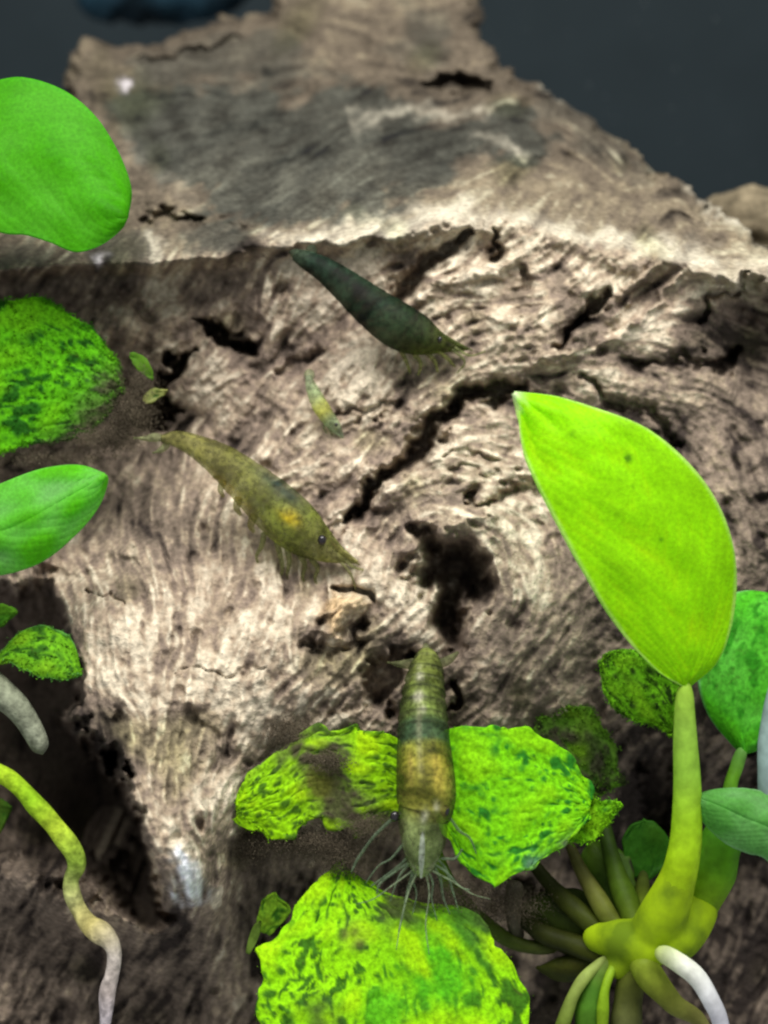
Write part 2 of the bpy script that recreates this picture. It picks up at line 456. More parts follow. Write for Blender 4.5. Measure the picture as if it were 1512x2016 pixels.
# raised ribs
RIBS = [([(560, 500, 14), (700, 482, 16), (850, 462, 14), (940, 445, 10)], 0.10), ([(1010, 500, 8), (900, 560, 16), (790, 600, 12)], 0.14),
        ([(1260, 520, 8), (1200, 600, 14), (1130, 690, 14), (1060, 720, 10)], 0.16), ([(1340, 560, 8), (1250, 640, 12), (1170, 690, 8)], 0.10),
        ([(930, 620, 8), (1010, 640, 14), (1080, 600, 8)], 0.08), ([(740, 1010, 10), (790, 940, 18), (860, 900, 12)], 0.08),
        ([(640, 1030, 8), (690, 960, 18), (760, 890, 10)], 0.10), ([(640, 1250, 14), (690, 1190, 22), (640, 1200, 10)], 0.22),
        ([(100, 1120, 8), (180, 1085, 16), (260, 1065, 10)], 0.12), ([(840, 1040, 8), (900, 1015, 12), (960, 1020, 8)], 0.14),
        ([(300, 385, 10), (400, 395, 14), (500, 440, 10)], 0.08), ([(800, 215, 10), (900, 205, 12), (1010, 195, 8)], 0.10), ([(900, 300, 8), (1000, 275, 12), (1080, 290, 8)], 0.08),
        ([(420, 470, 10), (560, 500, 8)], 0.06)]
for pl, dd in RIBS:
    w_ = window(pl, 80)
    rel[w_] -= dd * np.exp(-line_d(pl, WX[w_], WY[w_]) ** 2 * 0.9)

# relief: streaks along the grain, pits, soft lumps
rough = np.clip(idw([(300, 250, 0.40), (800, 250, 0.45), (600, 150, 0.45), (500, 330, 0.35), (350, 470, 0.25), (100, 500, 0.3), (1200, 350, 0.6), (500, 620, 1.2), (1050, 620, 1.25), (800, 800, 1.1), (1000, 950, 0.8), (1350, 800, 0.75), (330, 1250, 0.75), (600, 1250, 0.9), (1100, 1250, 0.8), (700, 1380, 1.3), (200, 1900, 1.1), (200, 600, 1.2), (560, 1050, 1.2), (440, 1650, 1.1)])[..., 0], 0.3, 1.5)
relief = (0.014 * g_coarse + 0.010 * g_mid) * np.clip(1 + 0.7 * n_big, 0.05, 2.4) + 0.010 * g_fine + 0.011 * n_mid + 0.013 * n_pit + 0.050 * n_big + 0.08 * n_huge
relief -= 0.055 * np.maximum(g_coarse - 1.0, 0) * 0.4
sharp = np.maximum(g_coarse - 1.5, 0) * 0.09 + np.maximum(g_mid - 1.5, 0) * 0.06 + np.maximum(n_mid - 1.5, 0) * 0.12      # open fissures and pits
rel = rel + 0.82 * (relief + sharp) * rough * (1 - 0.97 * hol * smooth(0.6, 1.8, deep))

DEPTH = D0 + rel

# -- silhouette of the wood against the dark water
SIL = [(-340, 560), (-340, 250), (-60, 240), (60, 215), (122, 190), (136, 130), (152, 82), (230, 78), (300, 66), (380, 52), (432, 30), (470, 44), (520, 30), (560, -40), (600, -250),
       (880, -250), (905, -60), (938, 0), (944, 50), (985, 118), (1020, 150), (1088, 178), (1120, 212), (1190, 258), (1240, 290), (1300, 340), (1370, 385), (1430, 425), (1512, 492), (1640, 560), (1860, 640), (1860, 2270), (-340, 2270)]
swx = PX + 0.8 * (WX - PX) + 2.5 * n_pit; swy = PY + 0.8 * (WY - PY) + 2.5 * n_mid
ssd = poly_sd(SIL, swx, swy)
ssd = np.where(WY > 700, 1e3, ssd)
DEPTH = DEPTH + 0.9 * np.clip(1 - ssd / 30.0, 0, 1) ** 2.2
keep = ssd > 0

# -- wood colour, with shade of the hollow and lower right painted into tone
def C3(*c): return np.array(c, float)
TAN, PALE, BROWN, DARK = C3(0.365, 0.290, 0.207), C3(0.60, 0.525, 0.395), C3(0.168, 0.131, 0.101), C3(0.034, 0.026, 0.022)
tone = idw([(300, 250, .22), (600, 250, .16), (850, 260, .18), (750, 60, .40), (620, 20, .40), (250, 130, .32), (1000, 200, .26), (1200, 380, .44), (1350, 440, .52), (1480, 530, .72), (400, 470, .36), (700, 450, .62), (950, 430, .62),
            (100, 500, .45), (100, 600, .25), (300, 620, .32), (450, 600, .42), (620, 560, .52), (800, 600, .62), (1000, 600, .70), (1180, 560, .55), (1300, 580, .55), (1450, 640, .16), (1450, 850, .10), (1300, 800, .20), (1150, 760, .42), (1250, 950, .19), (1480, 1050, .08), (1350, 700, .24),
            (500, 760, .48), (700, 760, .52), (880, 740, .60), (420, 900, .42), (620, 900, .55), (720, 900, .62), (950, 900, .52), (1000, 1050, .42), (750, 1080, .52), (1150, 1150, .23), (1350, 1250, .12), (1050, 1300, .42), (900, 1350, .38),
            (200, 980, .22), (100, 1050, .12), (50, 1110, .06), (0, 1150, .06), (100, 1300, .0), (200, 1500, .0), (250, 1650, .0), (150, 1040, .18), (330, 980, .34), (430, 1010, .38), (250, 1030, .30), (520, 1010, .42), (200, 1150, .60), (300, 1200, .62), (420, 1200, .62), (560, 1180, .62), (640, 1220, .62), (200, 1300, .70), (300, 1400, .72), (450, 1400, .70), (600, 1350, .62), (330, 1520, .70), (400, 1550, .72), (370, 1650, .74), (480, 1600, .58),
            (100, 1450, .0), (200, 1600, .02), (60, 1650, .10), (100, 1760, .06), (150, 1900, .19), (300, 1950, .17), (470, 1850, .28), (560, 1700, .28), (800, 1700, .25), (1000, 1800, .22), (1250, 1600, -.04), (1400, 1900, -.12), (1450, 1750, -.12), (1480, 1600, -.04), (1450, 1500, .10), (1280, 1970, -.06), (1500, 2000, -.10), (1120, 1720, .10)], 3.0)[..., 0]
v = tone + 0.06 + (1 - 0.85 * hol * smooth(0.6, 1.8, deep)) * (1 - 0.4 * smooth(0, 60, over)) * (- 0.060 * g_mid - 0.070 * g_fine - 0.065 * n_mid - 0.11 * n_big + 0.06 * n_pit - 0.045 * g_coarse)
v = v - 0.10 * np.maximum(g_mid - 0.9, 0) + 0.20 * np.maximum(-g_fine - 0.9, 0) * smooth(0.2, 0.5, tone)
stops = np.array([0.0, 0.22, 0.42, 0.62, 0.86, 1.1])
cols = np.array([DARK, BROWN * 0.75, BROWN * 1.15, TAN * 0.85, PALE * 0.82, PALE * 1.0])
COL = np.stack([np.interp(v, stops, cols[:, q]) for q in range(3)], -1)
# film of grey-green growth over the top slab, purple-brown heart wood on the face, green algae stains
GROWTH = [([(225, 205), (330, 185), (470, 180), (620, 175), (760, 190), (880, 235), (1000, 225), (1110, 255), (1060, 300), (960, 290), (900, 330), (880, 380), (760, 400), (640, 420), (540, 440), (440, 420), (390, 375), (320, 330), (270, 280)], 1.0),
          ([(370, 432), (480, 430), (500, 470), (470, 505), (360, 515)], 0.7), ([(-340, 470), (150, 490), (290, 440), (300, 500), (200, 520), (-340, 535)], 0.55), ([(270, 95), (520, 75), (640, 110), (640, 170), (450, 175), (300, 160)], 0.6),
          ([(780, 30), (850, 20), (890, 80), (850, 120), (760, 110)], 0.5), ([(1080, 170), (1180, 250), (1290, 335), (1250, 345), (1130, 290), (1060, 220)], 0.45)]
film = np.zeros((H, W))
for p, a in GROWTH:
    w_ = window(p, 90)
    film[w_] = np.maximum(film[w_], a * smooth(-22, 22, poly_sd(p, WX[w_], WY[w_]) + 10 * n_big[w_] - 9 * g_mid[w_]))
film = np.clip(film + 0.18, 0, 1) * smooth(-10, 25, over) * smooth(1500, 1350, PX)
COL = COL * (1 - 0.88 * film[..., None]) + (C3(0.047, 0.050, 0.045) * (0.7 + 1.1 * np.clip(v, 0, 1) - 0.16 * g_fine - 0.12 * n_mid)[..., None]) * 0.88 * film[..., None]
olive = smooth(-20, 40, over)
COL = COL * (1 - olive[..., None]) + COL * C3(0.66, 0.67, 0.62) * olive[..., None]
for pl, a in (([(690, 235, 9), (800, 222, 12), (900, 212, 10), (1010, 200, 6)], .36), ([(930, 262, 8), (990, 275, 14), (1040, 295, 8)], .30), ([(540, 480, 14), (680, 458, 24), (800, 442, 26), (930, 428, 20)], .85), ([(245, 270, 14), (300, 340, 20), (380, 385, 12)], .06), ([(300, 440, 10), (322, 470, 20), (330, 505, 10)], .5),
              ([(1180, 470, 10), (1290, 488, 16), (1400, 516, 20), (1512, 538, 24), (1700, 580, 24)], .6), ([(960, 440, 12), (1080, 452, 20), (1190, 462, 14)], .6), ([(1250, 290, 4), (1330, 350, 7), (1440, 440, 8), (1530, 505, 6)], .7), ([(1060, 160, 5), (1110, 195, 7), (1180, 245, 5)], .6)):
    q = np.clip(a * np.exp(-line_d(pl) ** 2) * (1.0 - 0.22 * g_mid - 0.15 * n_mid), 0, 0.95)[..., None]  # pale streaks in the wood; along the ledge, its lit lip painted in
    COL = COL * (1 - q) + C3(0.50, 0.46, 0.36) * q
heart = np.clip(smooth(-20, -120, over) * (0.45 + 0.35 * n_huge) * smooth(1500, 1000, PY), 0, 1)
COL = COL * (1 + heart[..., None] * (C3(0.0, -0.03, 0.0)))
stain = np.clip((n_big - 1.1) * 0.6, 0, 1) * 0.5
COL = COL * (1 - stain[..., None]) + COL * C3(0.85, 1.0, 0.55) * stain[..., None]
ochre = np.exp(-line_d([(650, 1180, 22), (690, 1195, 24), (650, 1230, 18)]) ** 2)
COL = COL * (1 - 0.7 * ochre[..., None]) + C3(0.60, 0.42, 0.22) * 0.7 * ochre[..., None]
tip_highlight = np.exp(-line_d([(365, 1690, 14), (385, 1725, 24), (378, 1760, 12)]) ** 2)  # highlight on the lobe's tip, painted in as blue-white colour
tip_highlight = np.clip(tip_highlight * (0.95 - 0.4 * g_mid - 0.2 * n_mid), 0, 0.95)
COL = COL * (1 - tip_highlight[..., None]) + C3(0.80, 0.83, 0.90) * tip_highlight[..., None]
for (bx, by, br) in ((213, 512, 13), (262, 158, 12)):  # small glints painted onto the wood as pale spots
    q = np.exp(-((WX - bx) ** 2 + (WY - by) ** 2) / br ** 2)
    COL = COL * (1 - 0.6 * q[..., None]) + C3(0.75, 0.70, 0.74) * 0.6 * q[..., None]
COL = np.clip(COL, 0.012, 0.85)

def wood_depth(px, py):
    i = int(np.clip(round((py - GY[0]) / SP), 0, H - 1)); j = int(np.clip(round((px - GX[0]) / SP), 0, W - 1))
    i0, i1, j0, j1 = max(i - 6, 0), i + 7, max(j - 6, 0), j + 7
    return float(DEPTH[i0:i1, j0:j1].mean())

# -- mesh
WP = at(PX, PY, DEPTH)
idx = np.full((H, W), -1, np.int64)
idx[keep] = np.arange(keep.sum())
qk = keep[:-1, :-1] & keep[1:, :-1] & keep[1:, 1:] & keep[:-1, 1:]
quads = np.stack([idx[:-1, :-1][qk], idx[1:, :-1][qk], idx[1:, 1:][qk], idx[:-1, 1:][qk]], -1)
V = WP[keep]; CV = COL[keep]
# close the back: open rim edges run back and down to a rounded underside
e = np.concatenate([quads[:, [0, 1]], quads[:, [1, 2]], quads[:, [2, 3]], quads[:, [3, 0]]])
key = np.sort(e, 1); kk = key[:, 0] * (len(V) + 1) + key[:, 1]
u, inv, cn = np.unique(kk, return_inverse=True, return_counts=True)
be = e[cn[inv] == 1]
bv = np.unique(be)
remap = np.full(len(V), -1, np.int64)
rings = []
newV = [V]; newC = [CV]; base = len(V)
quads_all = [quads]
prev = np.arange(len(V))
cen = np.array([0.0, 6.5, 5.5])
for s, (f, b) in enumerate(((0.04, 0.5), (0.12, 1.4), (0.3, 2.6), (0.75, 3.4))):
    P = V[bv]; Q = P + (cen - P) * f; Q[:, 1] = P[:, 1] * (1 - f) + cen[1] * f + b
    cur = np.full(len(V), -1, np.int64); cur[bv] = base + np.arange(len(bv)); base += len(bv)
    newV.append(Q); newC.append(CV[bv] * 0.8)
    quads_all.append(np.stack([prev[be[:, 1]], prev[be[:, 0]], cur[be[:, 0]], cur[be[:, 1]]], -1))
    prev = cur
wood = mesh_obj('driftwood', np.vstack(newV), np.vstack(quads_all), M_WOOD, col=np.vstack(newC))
tag(wood, 'large weathered grey-brown driftwood with cracks and a dark knot hole', 'driftwood')

# ------------------------------------------------------------------ background
def backdrop():
    y = 16.0
    bm = bmesh.new()
    vs = [bm.verts.new(p) for p in ((-40, y, -25), (40, y, -25), (40, y, 40), (-40, y, 40))]
    bm.faces.new(vs)
    vs2 = [bm.verts.new(p) for p in ((-40, y + .5, -25), (40, y + .5, -25), (40, y + .5, 40), (-40, y + .5, 40))]
    bm.faces.new(vs2[::-1])
    for i in range(4):
        bm.faces.new((vs[i], vs2[i], vs2[(i + 1) % 4], vs[(i + 1) % 4]))
    me = bpy.data.meshes.new('tank_background'); bm.to_mesh(me); bm.free(); me.materials.append(M_BACK)
    o = bpy.data.objects.new('tank_background', me); sc.collection.objects.link(o); o['kind'] = 'structure'
backdrop()

def lump(name, pts, mat, seed, k=20, amp=0.1, parent=None, col=None):
    """rough rounded body through (px, py, depth, radius px) stations"""
    r = np.random.default_rng(seed)
    S = catmull(pts, 40)
    Cc = at(S[:, 0], S[:, 1], S[:, 2]); R = S[:, 3] / FPX * S[:, 2]
    t = np.linspace(0, 1, 40); R = R * np.sqrt(np.clip(1 - (2 * t - 1) ** 8, 0.0004, 1))
    Vv, F = tube_geo(Cc, R, k)
    n = r.standard_normal((40, k)); 
    for _ in range(2):
        n = (n + np.roll(n, 1, 1) + np.roll(n, -1, 1) + np.roll(n, 1, 0) + np.roll(n, -1, 0)) / 3
    Vv = Vv + (Vv - Cc[:, None]) * (amp * n)[..., None]
    c = None if col is None else np.clip(np.array(col) * (1 + 0.35 * n.reshape(-1, 1)), 0.01, 0.9)
    return mesh_obj(name, Vv, F, mat, parent, col=c)

stub = lump('driftwood_branch', [(1380, 470, 24.5, 50), (1440, 435, 24.2, 55), (1500, 430, 24.0, 58), (1600, 450, 24, 75), (1750, 520, 24, 95)], M_WOOD, 3, k=36, amp=0.13, col=(0.17, 0.14, 0.09))
tag(stub, 'blurred brown branch stub behind the right shoulder of the driftwood', 'driftwood')
rock = lump('rock', [(150, 5, 30.0, 30), (230, -8, 30.0, 52), (330, -14, 30.0, 60), (420, -24, 30, 54), (500, -40, 30, 40)], M_ROCK, 9, k=28, amp=0.12)
tag(rock, 'dark blue-grey blurred rock behind the top left of the driftwood', 'rock')

# ------------------------------------------------------------------ leaves, stems, roots
def samp(pl, n):
    return catmull(np.array(pl, float), n)

def snoise(shape, sig, seed):
    r = np.random.default_rng(seed)
    a = r.standard_normal(shape)
    f1 = np.fft.fftfreq(shape[0])[:, None]; f2 = np.fft.fftfreq(shape[1])[None]
    s1_, s2_ = sig if isinstance(sig, tuple) else (sig, sig)
    b = np.real(np.fft.ifft2(np.fft.fft2(a) * np.exp(-2 * math.pi ** 2 * ((s1_ * f1) ** 2 + (s2_ * f2) ** 2))))
    return b / b.std()

def leaf(name, A, B, d0, d1, parent, col, bend=0.0, tilt=0.0, cup=0.0, algae=0.0, seed=1, nt=90, ns=60, rim=None, mat=None, thick=0.03,
         rag=0.0, dark=None, vein=0.12, midrib=True, light=None, patch=None, tuft=0, tsize=1.0):
    """blade between two edge lines A and B (photograph points from stalk end to tip), at its own distance"""
    a = samp(A, nt); b = samp(B, nt)
    t = np.linspace(0, 1, nt)[:, None]; s = np.linspace(-1, 1, ns)[None]
    n4 = snoise((nt, ns), (2.6, 1.1), seed + 3); n1, n2, n3 = snoise((nt, ns), 2.0, seed), snoise((nt, ns), 5.0, seed + 1), snoise((nt, ns), 1.0, seed + 2)
    m = (s + 1) / 2
    px = a[:, :1] * (1 - m) + b[:, :1] * m; py = a[:, 1:2] * (1 - m) + b[:, 1:2] * m
    if rag:
        k_ = np.abs(s) ** 6
        px = px + rag * n2 * k_; py = py + rag * np.roll(n2, 7, 0) * k_
        px = px + 0.5 * rag * n1 * k_; py = py + 0.5 * rag * np.roll(n1, 9, 0) * k_
    d = d0 + (d1 - d0) * t + bend * 4 * t * (1 - t) + tilt * s + cup * s ** 2 + 0 * s
    # side veins curve from the midrib to the edge
    ph = (t * 1.0 - 0.55 * np.abs(s) ** 1.3 * (1 - 0.4 * t)) * 13.0
    ven = np.exp(-((ph - np.round(ph)) / 0.16) ** 2) * (np.abs(s) < 0.97)
    mid = np.exp(-(s / 0.05) ** 2) + 0 * t
    d = d + 0.004 * ven * (1 - min(algae, 1)) + (0.012 * mid if midrib and algae < 0.5 else 0) + 0.012 * n2
    if algae:
        d = d - algae * (0.004 * n1 + 0.003 * n3 + 0.006 * n2) + algae * 0.010 * np.clip(n4 - 1, 0, 1)
    C = np.array(col, float)[None, None] * (1 + 0.06 * n2[..., None] + 0.04 * n1[..., None])
    C = C * (1 + vein * (0.25 * ven + (0.6 * mid if midrib and algae < 0.5 else 0)))[..., None]
    if light is not None:
        w = np.clip(light[1] * (0.5 + 0.5 * n2) , 0, 1)[..., None]
        C = C * (1 - w) + np.array(light[0], float) * w
    if algae:
        w = np.clip(algae * np.maximum(np.maximum((n1 - 0.75) * 1.0, (n3 - 0.9) * 0.8), (n4 - 0.85) * 1.4) * np.clip(0.85 + 0.5 * n2, 0.2, 1.4), 0, 0.92)[..., None]
        C = C * (1 - w) + np.array(dark if dark is not None else (0.02, 0.11, 0.008)) * w
        w = np.clip(algae * (-n2 - 0.3) * 0.5, 0, 0.7)[..., None]
        C = C * (1 - w) + np.clip(np.array(col) * np.array((1.45, 1.10, 1.0)), 0, 0.85) * w
        w = (np.exp(-(snoise((nt, ns), 3.2, seed + 5) / 0.05) ** 2) * np.clip(n2 - 0.2, 0, 1) * 0.7 * min(algae, 1))[..., None]
        C = C * (1 - w) + np.array((0.06, 0.08, 0.015)) * w
    if patch is not None:          # brown silt lying on part of the blade
        for (qx, qy, qr, qc) in patch:
            w = np.clip(np.exp(-((px - qx) ** 2 + (py - qy) ** 2) / qr ** 2) * (1.1 + 0.5 * n2 + 0.3 * n1), 0, 0.92)[..., None]
            C = C * (1 - w) + np.array(qc) * w
    if rim is not None:
        w = smooth(0.93, 0.99, np.abs(s) + 0 * t + 0.012 * n2)[..., None] * rim[1]
        C = C * (1 - w) + np.array(rim[0]) * w
    P = at(px, py, d)
    q = np.arange(nt * ns).reshape(nt, ns)
    F = np.stack([q[:-1, :-1], q[1:, :-1], q[1:, 1:], q[:-1, 1:]], -1).reshape(-1, 4)
    C = np.clip(C, 0.005, 0.9)
    o = mesh_obj(name, P, F, mat or (M_ALGAE if algae > 0.4 else M_LEAF), parent, col=C)
    sm = o.modifiers.new('thickness', 'SOLIDIFY'); sm.thickness = thick; sm.offset = 0
    if tuft:
        r = np.random.default_rng(seed + 50)
        a_ = r.integers(0, nt - 1, tuft); b_ = r.integers(0, ns, tuft)
        e_ = r.random(tuft) < 0.25; b_[e_] = r.choice([0, 1, ns - 2, ns - 1], e_.sum())
        P0 = P[a_, b_] + r.standard_normal((tuft, 3)) * 0.012 - FWD * r.uniform(0.005, 0.03, tuft)[:, None]
        P0[e_] += r.standard_normal((e_.sum(), 3)) * 0.012
        q_, f_ = flakes(P0, r.uniform(0.006, 0.024, tuft) * tsize, r)
        cc = np.repeat(C[a_, b_] * r.uniform(0.55, 1.25, tuft)[:, None], 4, 0)
        t_ = mesh_obj('algae', q_, f_, M_ALGAE, o, col=np.clip(cc, 0, 0.9), smooth_shade=False)
        t_['kind'] = 'stuff'
    return o

def flakes(P, L, r):
    """little four-sided flakes of half length L at points P"""
    n = len(P)
    A_ = r.standard_normal((n, 3)); A_ /= np.linalg.norm(A_, axis=1)[:, None]
    B_ = np.cross(A_, r.standard_normal((n, 3))); B_ /= np.linalg.norm(B_, axis=1)[:, None]
    C_ = np.cross(A_, B_)
    w = (L * r.uniform(0.15, 0.6, n))[:, None]; L = L[:, None]
    q = np.stack([P + A_ * L, P - A_ * L + B_ * w, P - A_ * L * .6 - B_ * w, P + C_ * w], 1).reshape(-1, 3)
    b = np.arange(n)[:, None] * 4
    return q, np.concatenate([b + [0, 1, 2], b + [0, 3, 1], b + [0, 2, 3], b + [1, 3, 2]])

def stem(name, pts, mat, parent, cols, k=16, seed=2, amp=0.03, n=48, point=False):
    """stalk or root through (px, py, depth, half width px); colour runs through cols along it"""
    S = catmull(pts, n)
    Cc = at(S[:, 0], S[:, 1], S[:, 2]); R = np.maximum(S[:, 3], 0.5) / FPX * S[:, 2]
    t = np.linspace(0, 1, n)
    if point:
        R = R * np.sqrt(np.clip(1 - np.clip((t - 0.93) / 0.07, 0, 1) ** 2, 0.003, 1))
    a0 = np.clip(1 - t * n / 5, 0, 1); a1 = np.clip(1 - (1 - t) * n / 5, 0, 1)
    R = R * np.sqrt(np.clip(1 - np.maximum(a0, a1) ** 2, 0.003, 1))
    Vv, F = tube_geo(Cc, R, k)
    nn = 0.7 * snoise((n, k), (4.0, 2.5), seed) + 0.3 * snoise((n, k), (9.0, 3.0), seed + 1)
    Vv = Vv + (Vv - Cc[:, None]) * (amp * nn)[..., None] * 2
    cs_ = np.array(cols, float)
    c = np.stack([np.interp(t, np.linspace(0, 1, len(cs_)), cs_[:, q]) for q in range(3)], -1)[:, None] * (1 + 0.10 * nn[..., None])
    return mesh_obj(name, Vv, F, mat, parent, col=np.clip(c, 0.01, 0.9).reshape(-1, 3))

LIME, GREEN, YEL = (0.42, 0.88, 0.001), (0.085, 0.46, 0.012), (0.46, 0.66, 0.015)

# --- the right-hand plant
plant = thing('aquatic_plant', 'tall green plant at right with a large upright lime leaf and white root', 'plant', at(1300, 1860, 19.3))
lA = leaf('leaf', [(1346, 1352), (1290, 1318), (1215, 1235), (1150, 1130), (1100, 1040), (1055, 950), (1030, 890), (1020, 820), (1012, 775)],
          [(1352, 1352), (1410, 1300), (1440, 1220), (1447, 1120), (1425, 1020), (1370, 930), (1280, 850), (1180, 808), (1100, 785), (1012, 775)],
          19.0, 18.6, plant, LIME, bend=-0.18, tilt=0.06, cup=0.05, seed=21, nt=120, ns=80, rim=((0.70, 0.88, 0.35), 0.55), vein=0.34, patch=[(1013, 778, 16, (0.80, 0.90, 0.62)), (1024, 800, 10, (0.70, 0.88, 0.40)), (1236, 902, 7, (0.12, 0.30, 0.01)), (1127, 856, 6, (0.14, 0.34, 0.01)), (1215, 1010, 5, (0.2, 0.45, 0.01)), (1300, 1060, 4, (0.16, 0.4, 0.01)), (1245, 960, 4, (0.2, 0.45, 0.01)), (1365, 1090, 4, (0.2, 0.45, 0.01))], thick=0.045, midrib=False)
lA['label'] = 'large upright lime leaf with pale rim'
# fold of the near edge of that leaf
leaf('curled_edge', [(1118, 1042), (1140, 1095), (1165, 1140), (1190, 1180), (1210, 1205)], [(1124, 1040), (1152, 1078), (1178, 1118), (1194, 1160), (1210, 1205)],
     18.72, 18.76, lA, (0.30, 0.52, 0.03), bend=-0.03, seed=25, nt=20, ns=8, rim=((0.72, 0.85, 0.35), 0.9), thick=0.02, midrib=False)
stem('petiole', [(1349, 1335, 19.0, 17), (1349, 1400, 19.02, 20), (1350, 1470, 19.05, 23), (1353, 1550, 19.1, 26), (1352, 1640, 19.15, 29), (1344, 1695, 19.19, 33), (1330, 1745, 19.26, 36), (1312, 1790, 19.4, 36)], M_STEM, plant,
     [(0.36, 0.58, 0.06), (0.28, 0.48, 0.06), (0.28, 0.50, 0.05), (0.34, 0.58, 0.02), (0.40, 0.62, 0.012), (0.40, 0.60, 0.012)], seed=31)
stem('petiole', [(1440, 1600, 19.75, 30), (1422, 1655, 19.7, 40), (1398, 1725, 19.64, 44), (1375, 1780, 19.66, 42), (1350, 1820, 19.7, 38)], M_STEM, plant,
     [(0.05, 0.20, 0.015), (0.07, 0.25, 0.012), (0.12, 0.32, 0.012), (0.26, 0.46, 0.012), (0.34, 0.54, 0.012)], seed=32)
def crown(branches, mat, parent):
    """one skin grown over several thick branches that run into each other"""
    Vs, Fs, nb = [], [], 0
    for b in branches:
        S = catmull(b, 40)
        Cc = at(S[:, 0], S[:, 1], S[:, 2]); R = S[:, 3] / FPX * S[:, 2]
        t = np.linspace(0, 1, 40); e_ = np.maximum(np.clip(1 - t * 8, 0, 1), np.clip(1 - (1 - t) * 8, 0, 1))
        v_, f_ = tube_geo(Cc, R * np.sqrt(np.clip(1 - e_ ** 2, 0.01, 1)), 20)
        Vs.append(v_.reshape(-1, 3)); Fs += [tuple(q + nb for q in f) for f in f_]; nb += v_.shape[0] * v_.shape[1]
    o = mesh_obj('rhizome', np.vstack(Vs), Fs, mat, parent)
    m_ = o.modifiers.new('skin', 'REMESH'); m_.mode = 'VOXEL'; m_.voxel_size = 0.022; m_.use_smooth_shade = True
    m_ = o.modifiers.new('soften', 'SMOOTH'); m_.factor = 0.5; m_.iterations = 14
    return o
def mat_crown():
    m, nt, out = mat_new('rhizome')
    tc = nt.nodes.new('ShaderNodeTexCoord'); n = nt.nodes.new('ShaderNodeTexNoise'); n.inputs['Scale'].default_value = 2.6; n.inputs['Detail'].default_value = 6.0
    nt.links.new(tc.outputs['Object'], n.inputs['Vector'])
    r = nt.nodes.new('ShaderNodeValToRGB'); r.color_ramp.elements[0].position = 0.34; r.color_ramp.elements[1].position = 0.6
    r.color_ramp.elements[0].color = (0.16, 0.26, 0.012, 1); r.color_ramp.elements[1].color = (0.42, 0.62, 0.012, 1)
    nt.links.new(n.outputs['Fac'], r.inputs['Fac'])
    p = nt.nodes.new('ShaderNodeBsdfPrincipled'); p.inputs['Roughness'].default_value = 0.6; p.inputs['Specular IOR Level'].default_value = 0.1
    t = nt.nodes.new('ShaderNodeBsdfTranslucent'); mx = nt.nodes.new('ShaderNodeMixShader'); mx.inputs['Fac'].default_value = 0.35
    nt.links.new(r.outputs['Color'], p.inputs['Base Color']); nt.links.new(r.outputs['Color'], t.inputs['Color'])
    nt.links.new(p.outputs['BSDF'], mx.inputs[1]); nt.links.new(t.outputs['BSDF'], mx.inputs[2]); nt.links.new(mx.outputs['Shader'], out.inputs['Surface'])
    return m
crown([[(1344, 1690, 19.19, 31), (1330, 1742, 19.26, 39), (1308, 1796, 19.36, 48), (1280, 1850, 19.5, 50)],
       [(1385, 1765, 19.64, 38), (1362, 1805, 19.58, 47), (1330, 1845, 19.5, 50), (1290, 1860, 19.5, 48)],
       [(1150, 1842, 19.9, 22), (1190, 1848, 19.75, 34), (1230, 1852, 19.6, 44), (1275, 1862, 19.5, 52), (1315, 1872, 19.45, 40)],
       [(1240, 1860, 19.6, 34), (1225, 1895, 19.6, 30), (1200, 1915, 19.62, 22)]], mat_crown(), plant)
stem('root', [(1290, 1870, 19.2, 18), (1330, 1892, 19.08, 19), (1370, 1924, 19.0, 20), (1400, 1967, 18.98, 19), (1418, 2015, 19.0, 17), (1424, 2090, 19.1, 15)], M_STEM, plant,
     [(0.40, 0.50, 0.10), (0.80, 0.82, 0.72), (0.85, 0.86, 0.88), (0.70, 0.70, 0.78), (0.6, 0.55, 0.5)], seed=34)['label'] = 'white root curving down from the rhizome'
stem('root', [(1255, 1880, 19.4, 28), (1285, 1930, 19.35, 26), (1325, 1975, 19.35, 22), (1372, 2005, 19.4, 16), (1400, 2060, 19.5, 12)], M_STEM, plant,
     [(0.20, 0.28, 0.02), (0.22, 0.27, 0.03), (0.25, 0.26, 0.06), (0.2, 0.18, 0.08)], seed=35)
for (pts, c, sd_) in (([(1208, 1880, 19.66, 20), (1168, 1950, 19.6, 27), (1160, 2020, 19.6, 30), (1160, 2100, 19.7, 30)], [(0.18, 0.24, 0.03), (0.08, 0.22, 0.02), (0.10, 0.25, 0.02), (0.12, 0.2, 0.02)], 45),
                      ([(1195, 1882, 19.62, 9), (1140, 1938, 19.5, 13), (1108, 2010, 19.5, 15), (1095, 2090, 19.6, 14)], [(0.30, 0.38, 0.10), (0.34, 0.44, 0.10), (0.24, 0.34, 0.05), (0.2, 0.2, 0.05)], 46),
                      ([(1216, 1885, 19.6, 8), (1192, 1945, 19.45, 10), (1186, 2010, 19.45, 12), (1186, 2090, 19.5, 10)], [(0.28, 0.42, 0.03), (0.30, 0.52, 0.02), (0.26, 0.42, 0.02), (0.2, 0.3, 0.03)], 47),
                      ([(1250, 1890, 19.6, 24), (1240, 1960, 19.6, 28), (1232, 2030, 19.6, 26), (1230, 2100, 19.7, 22)], [(0.16, 0.2, 0.02), (0.12, 0.14, 0.03), (0.10, 0.11, 0.04), (0.1, 0.1, 0.04)], 48)):
    stem('stem', pts, M_STEM, plant, c, seed=sd_, amp=0.05)
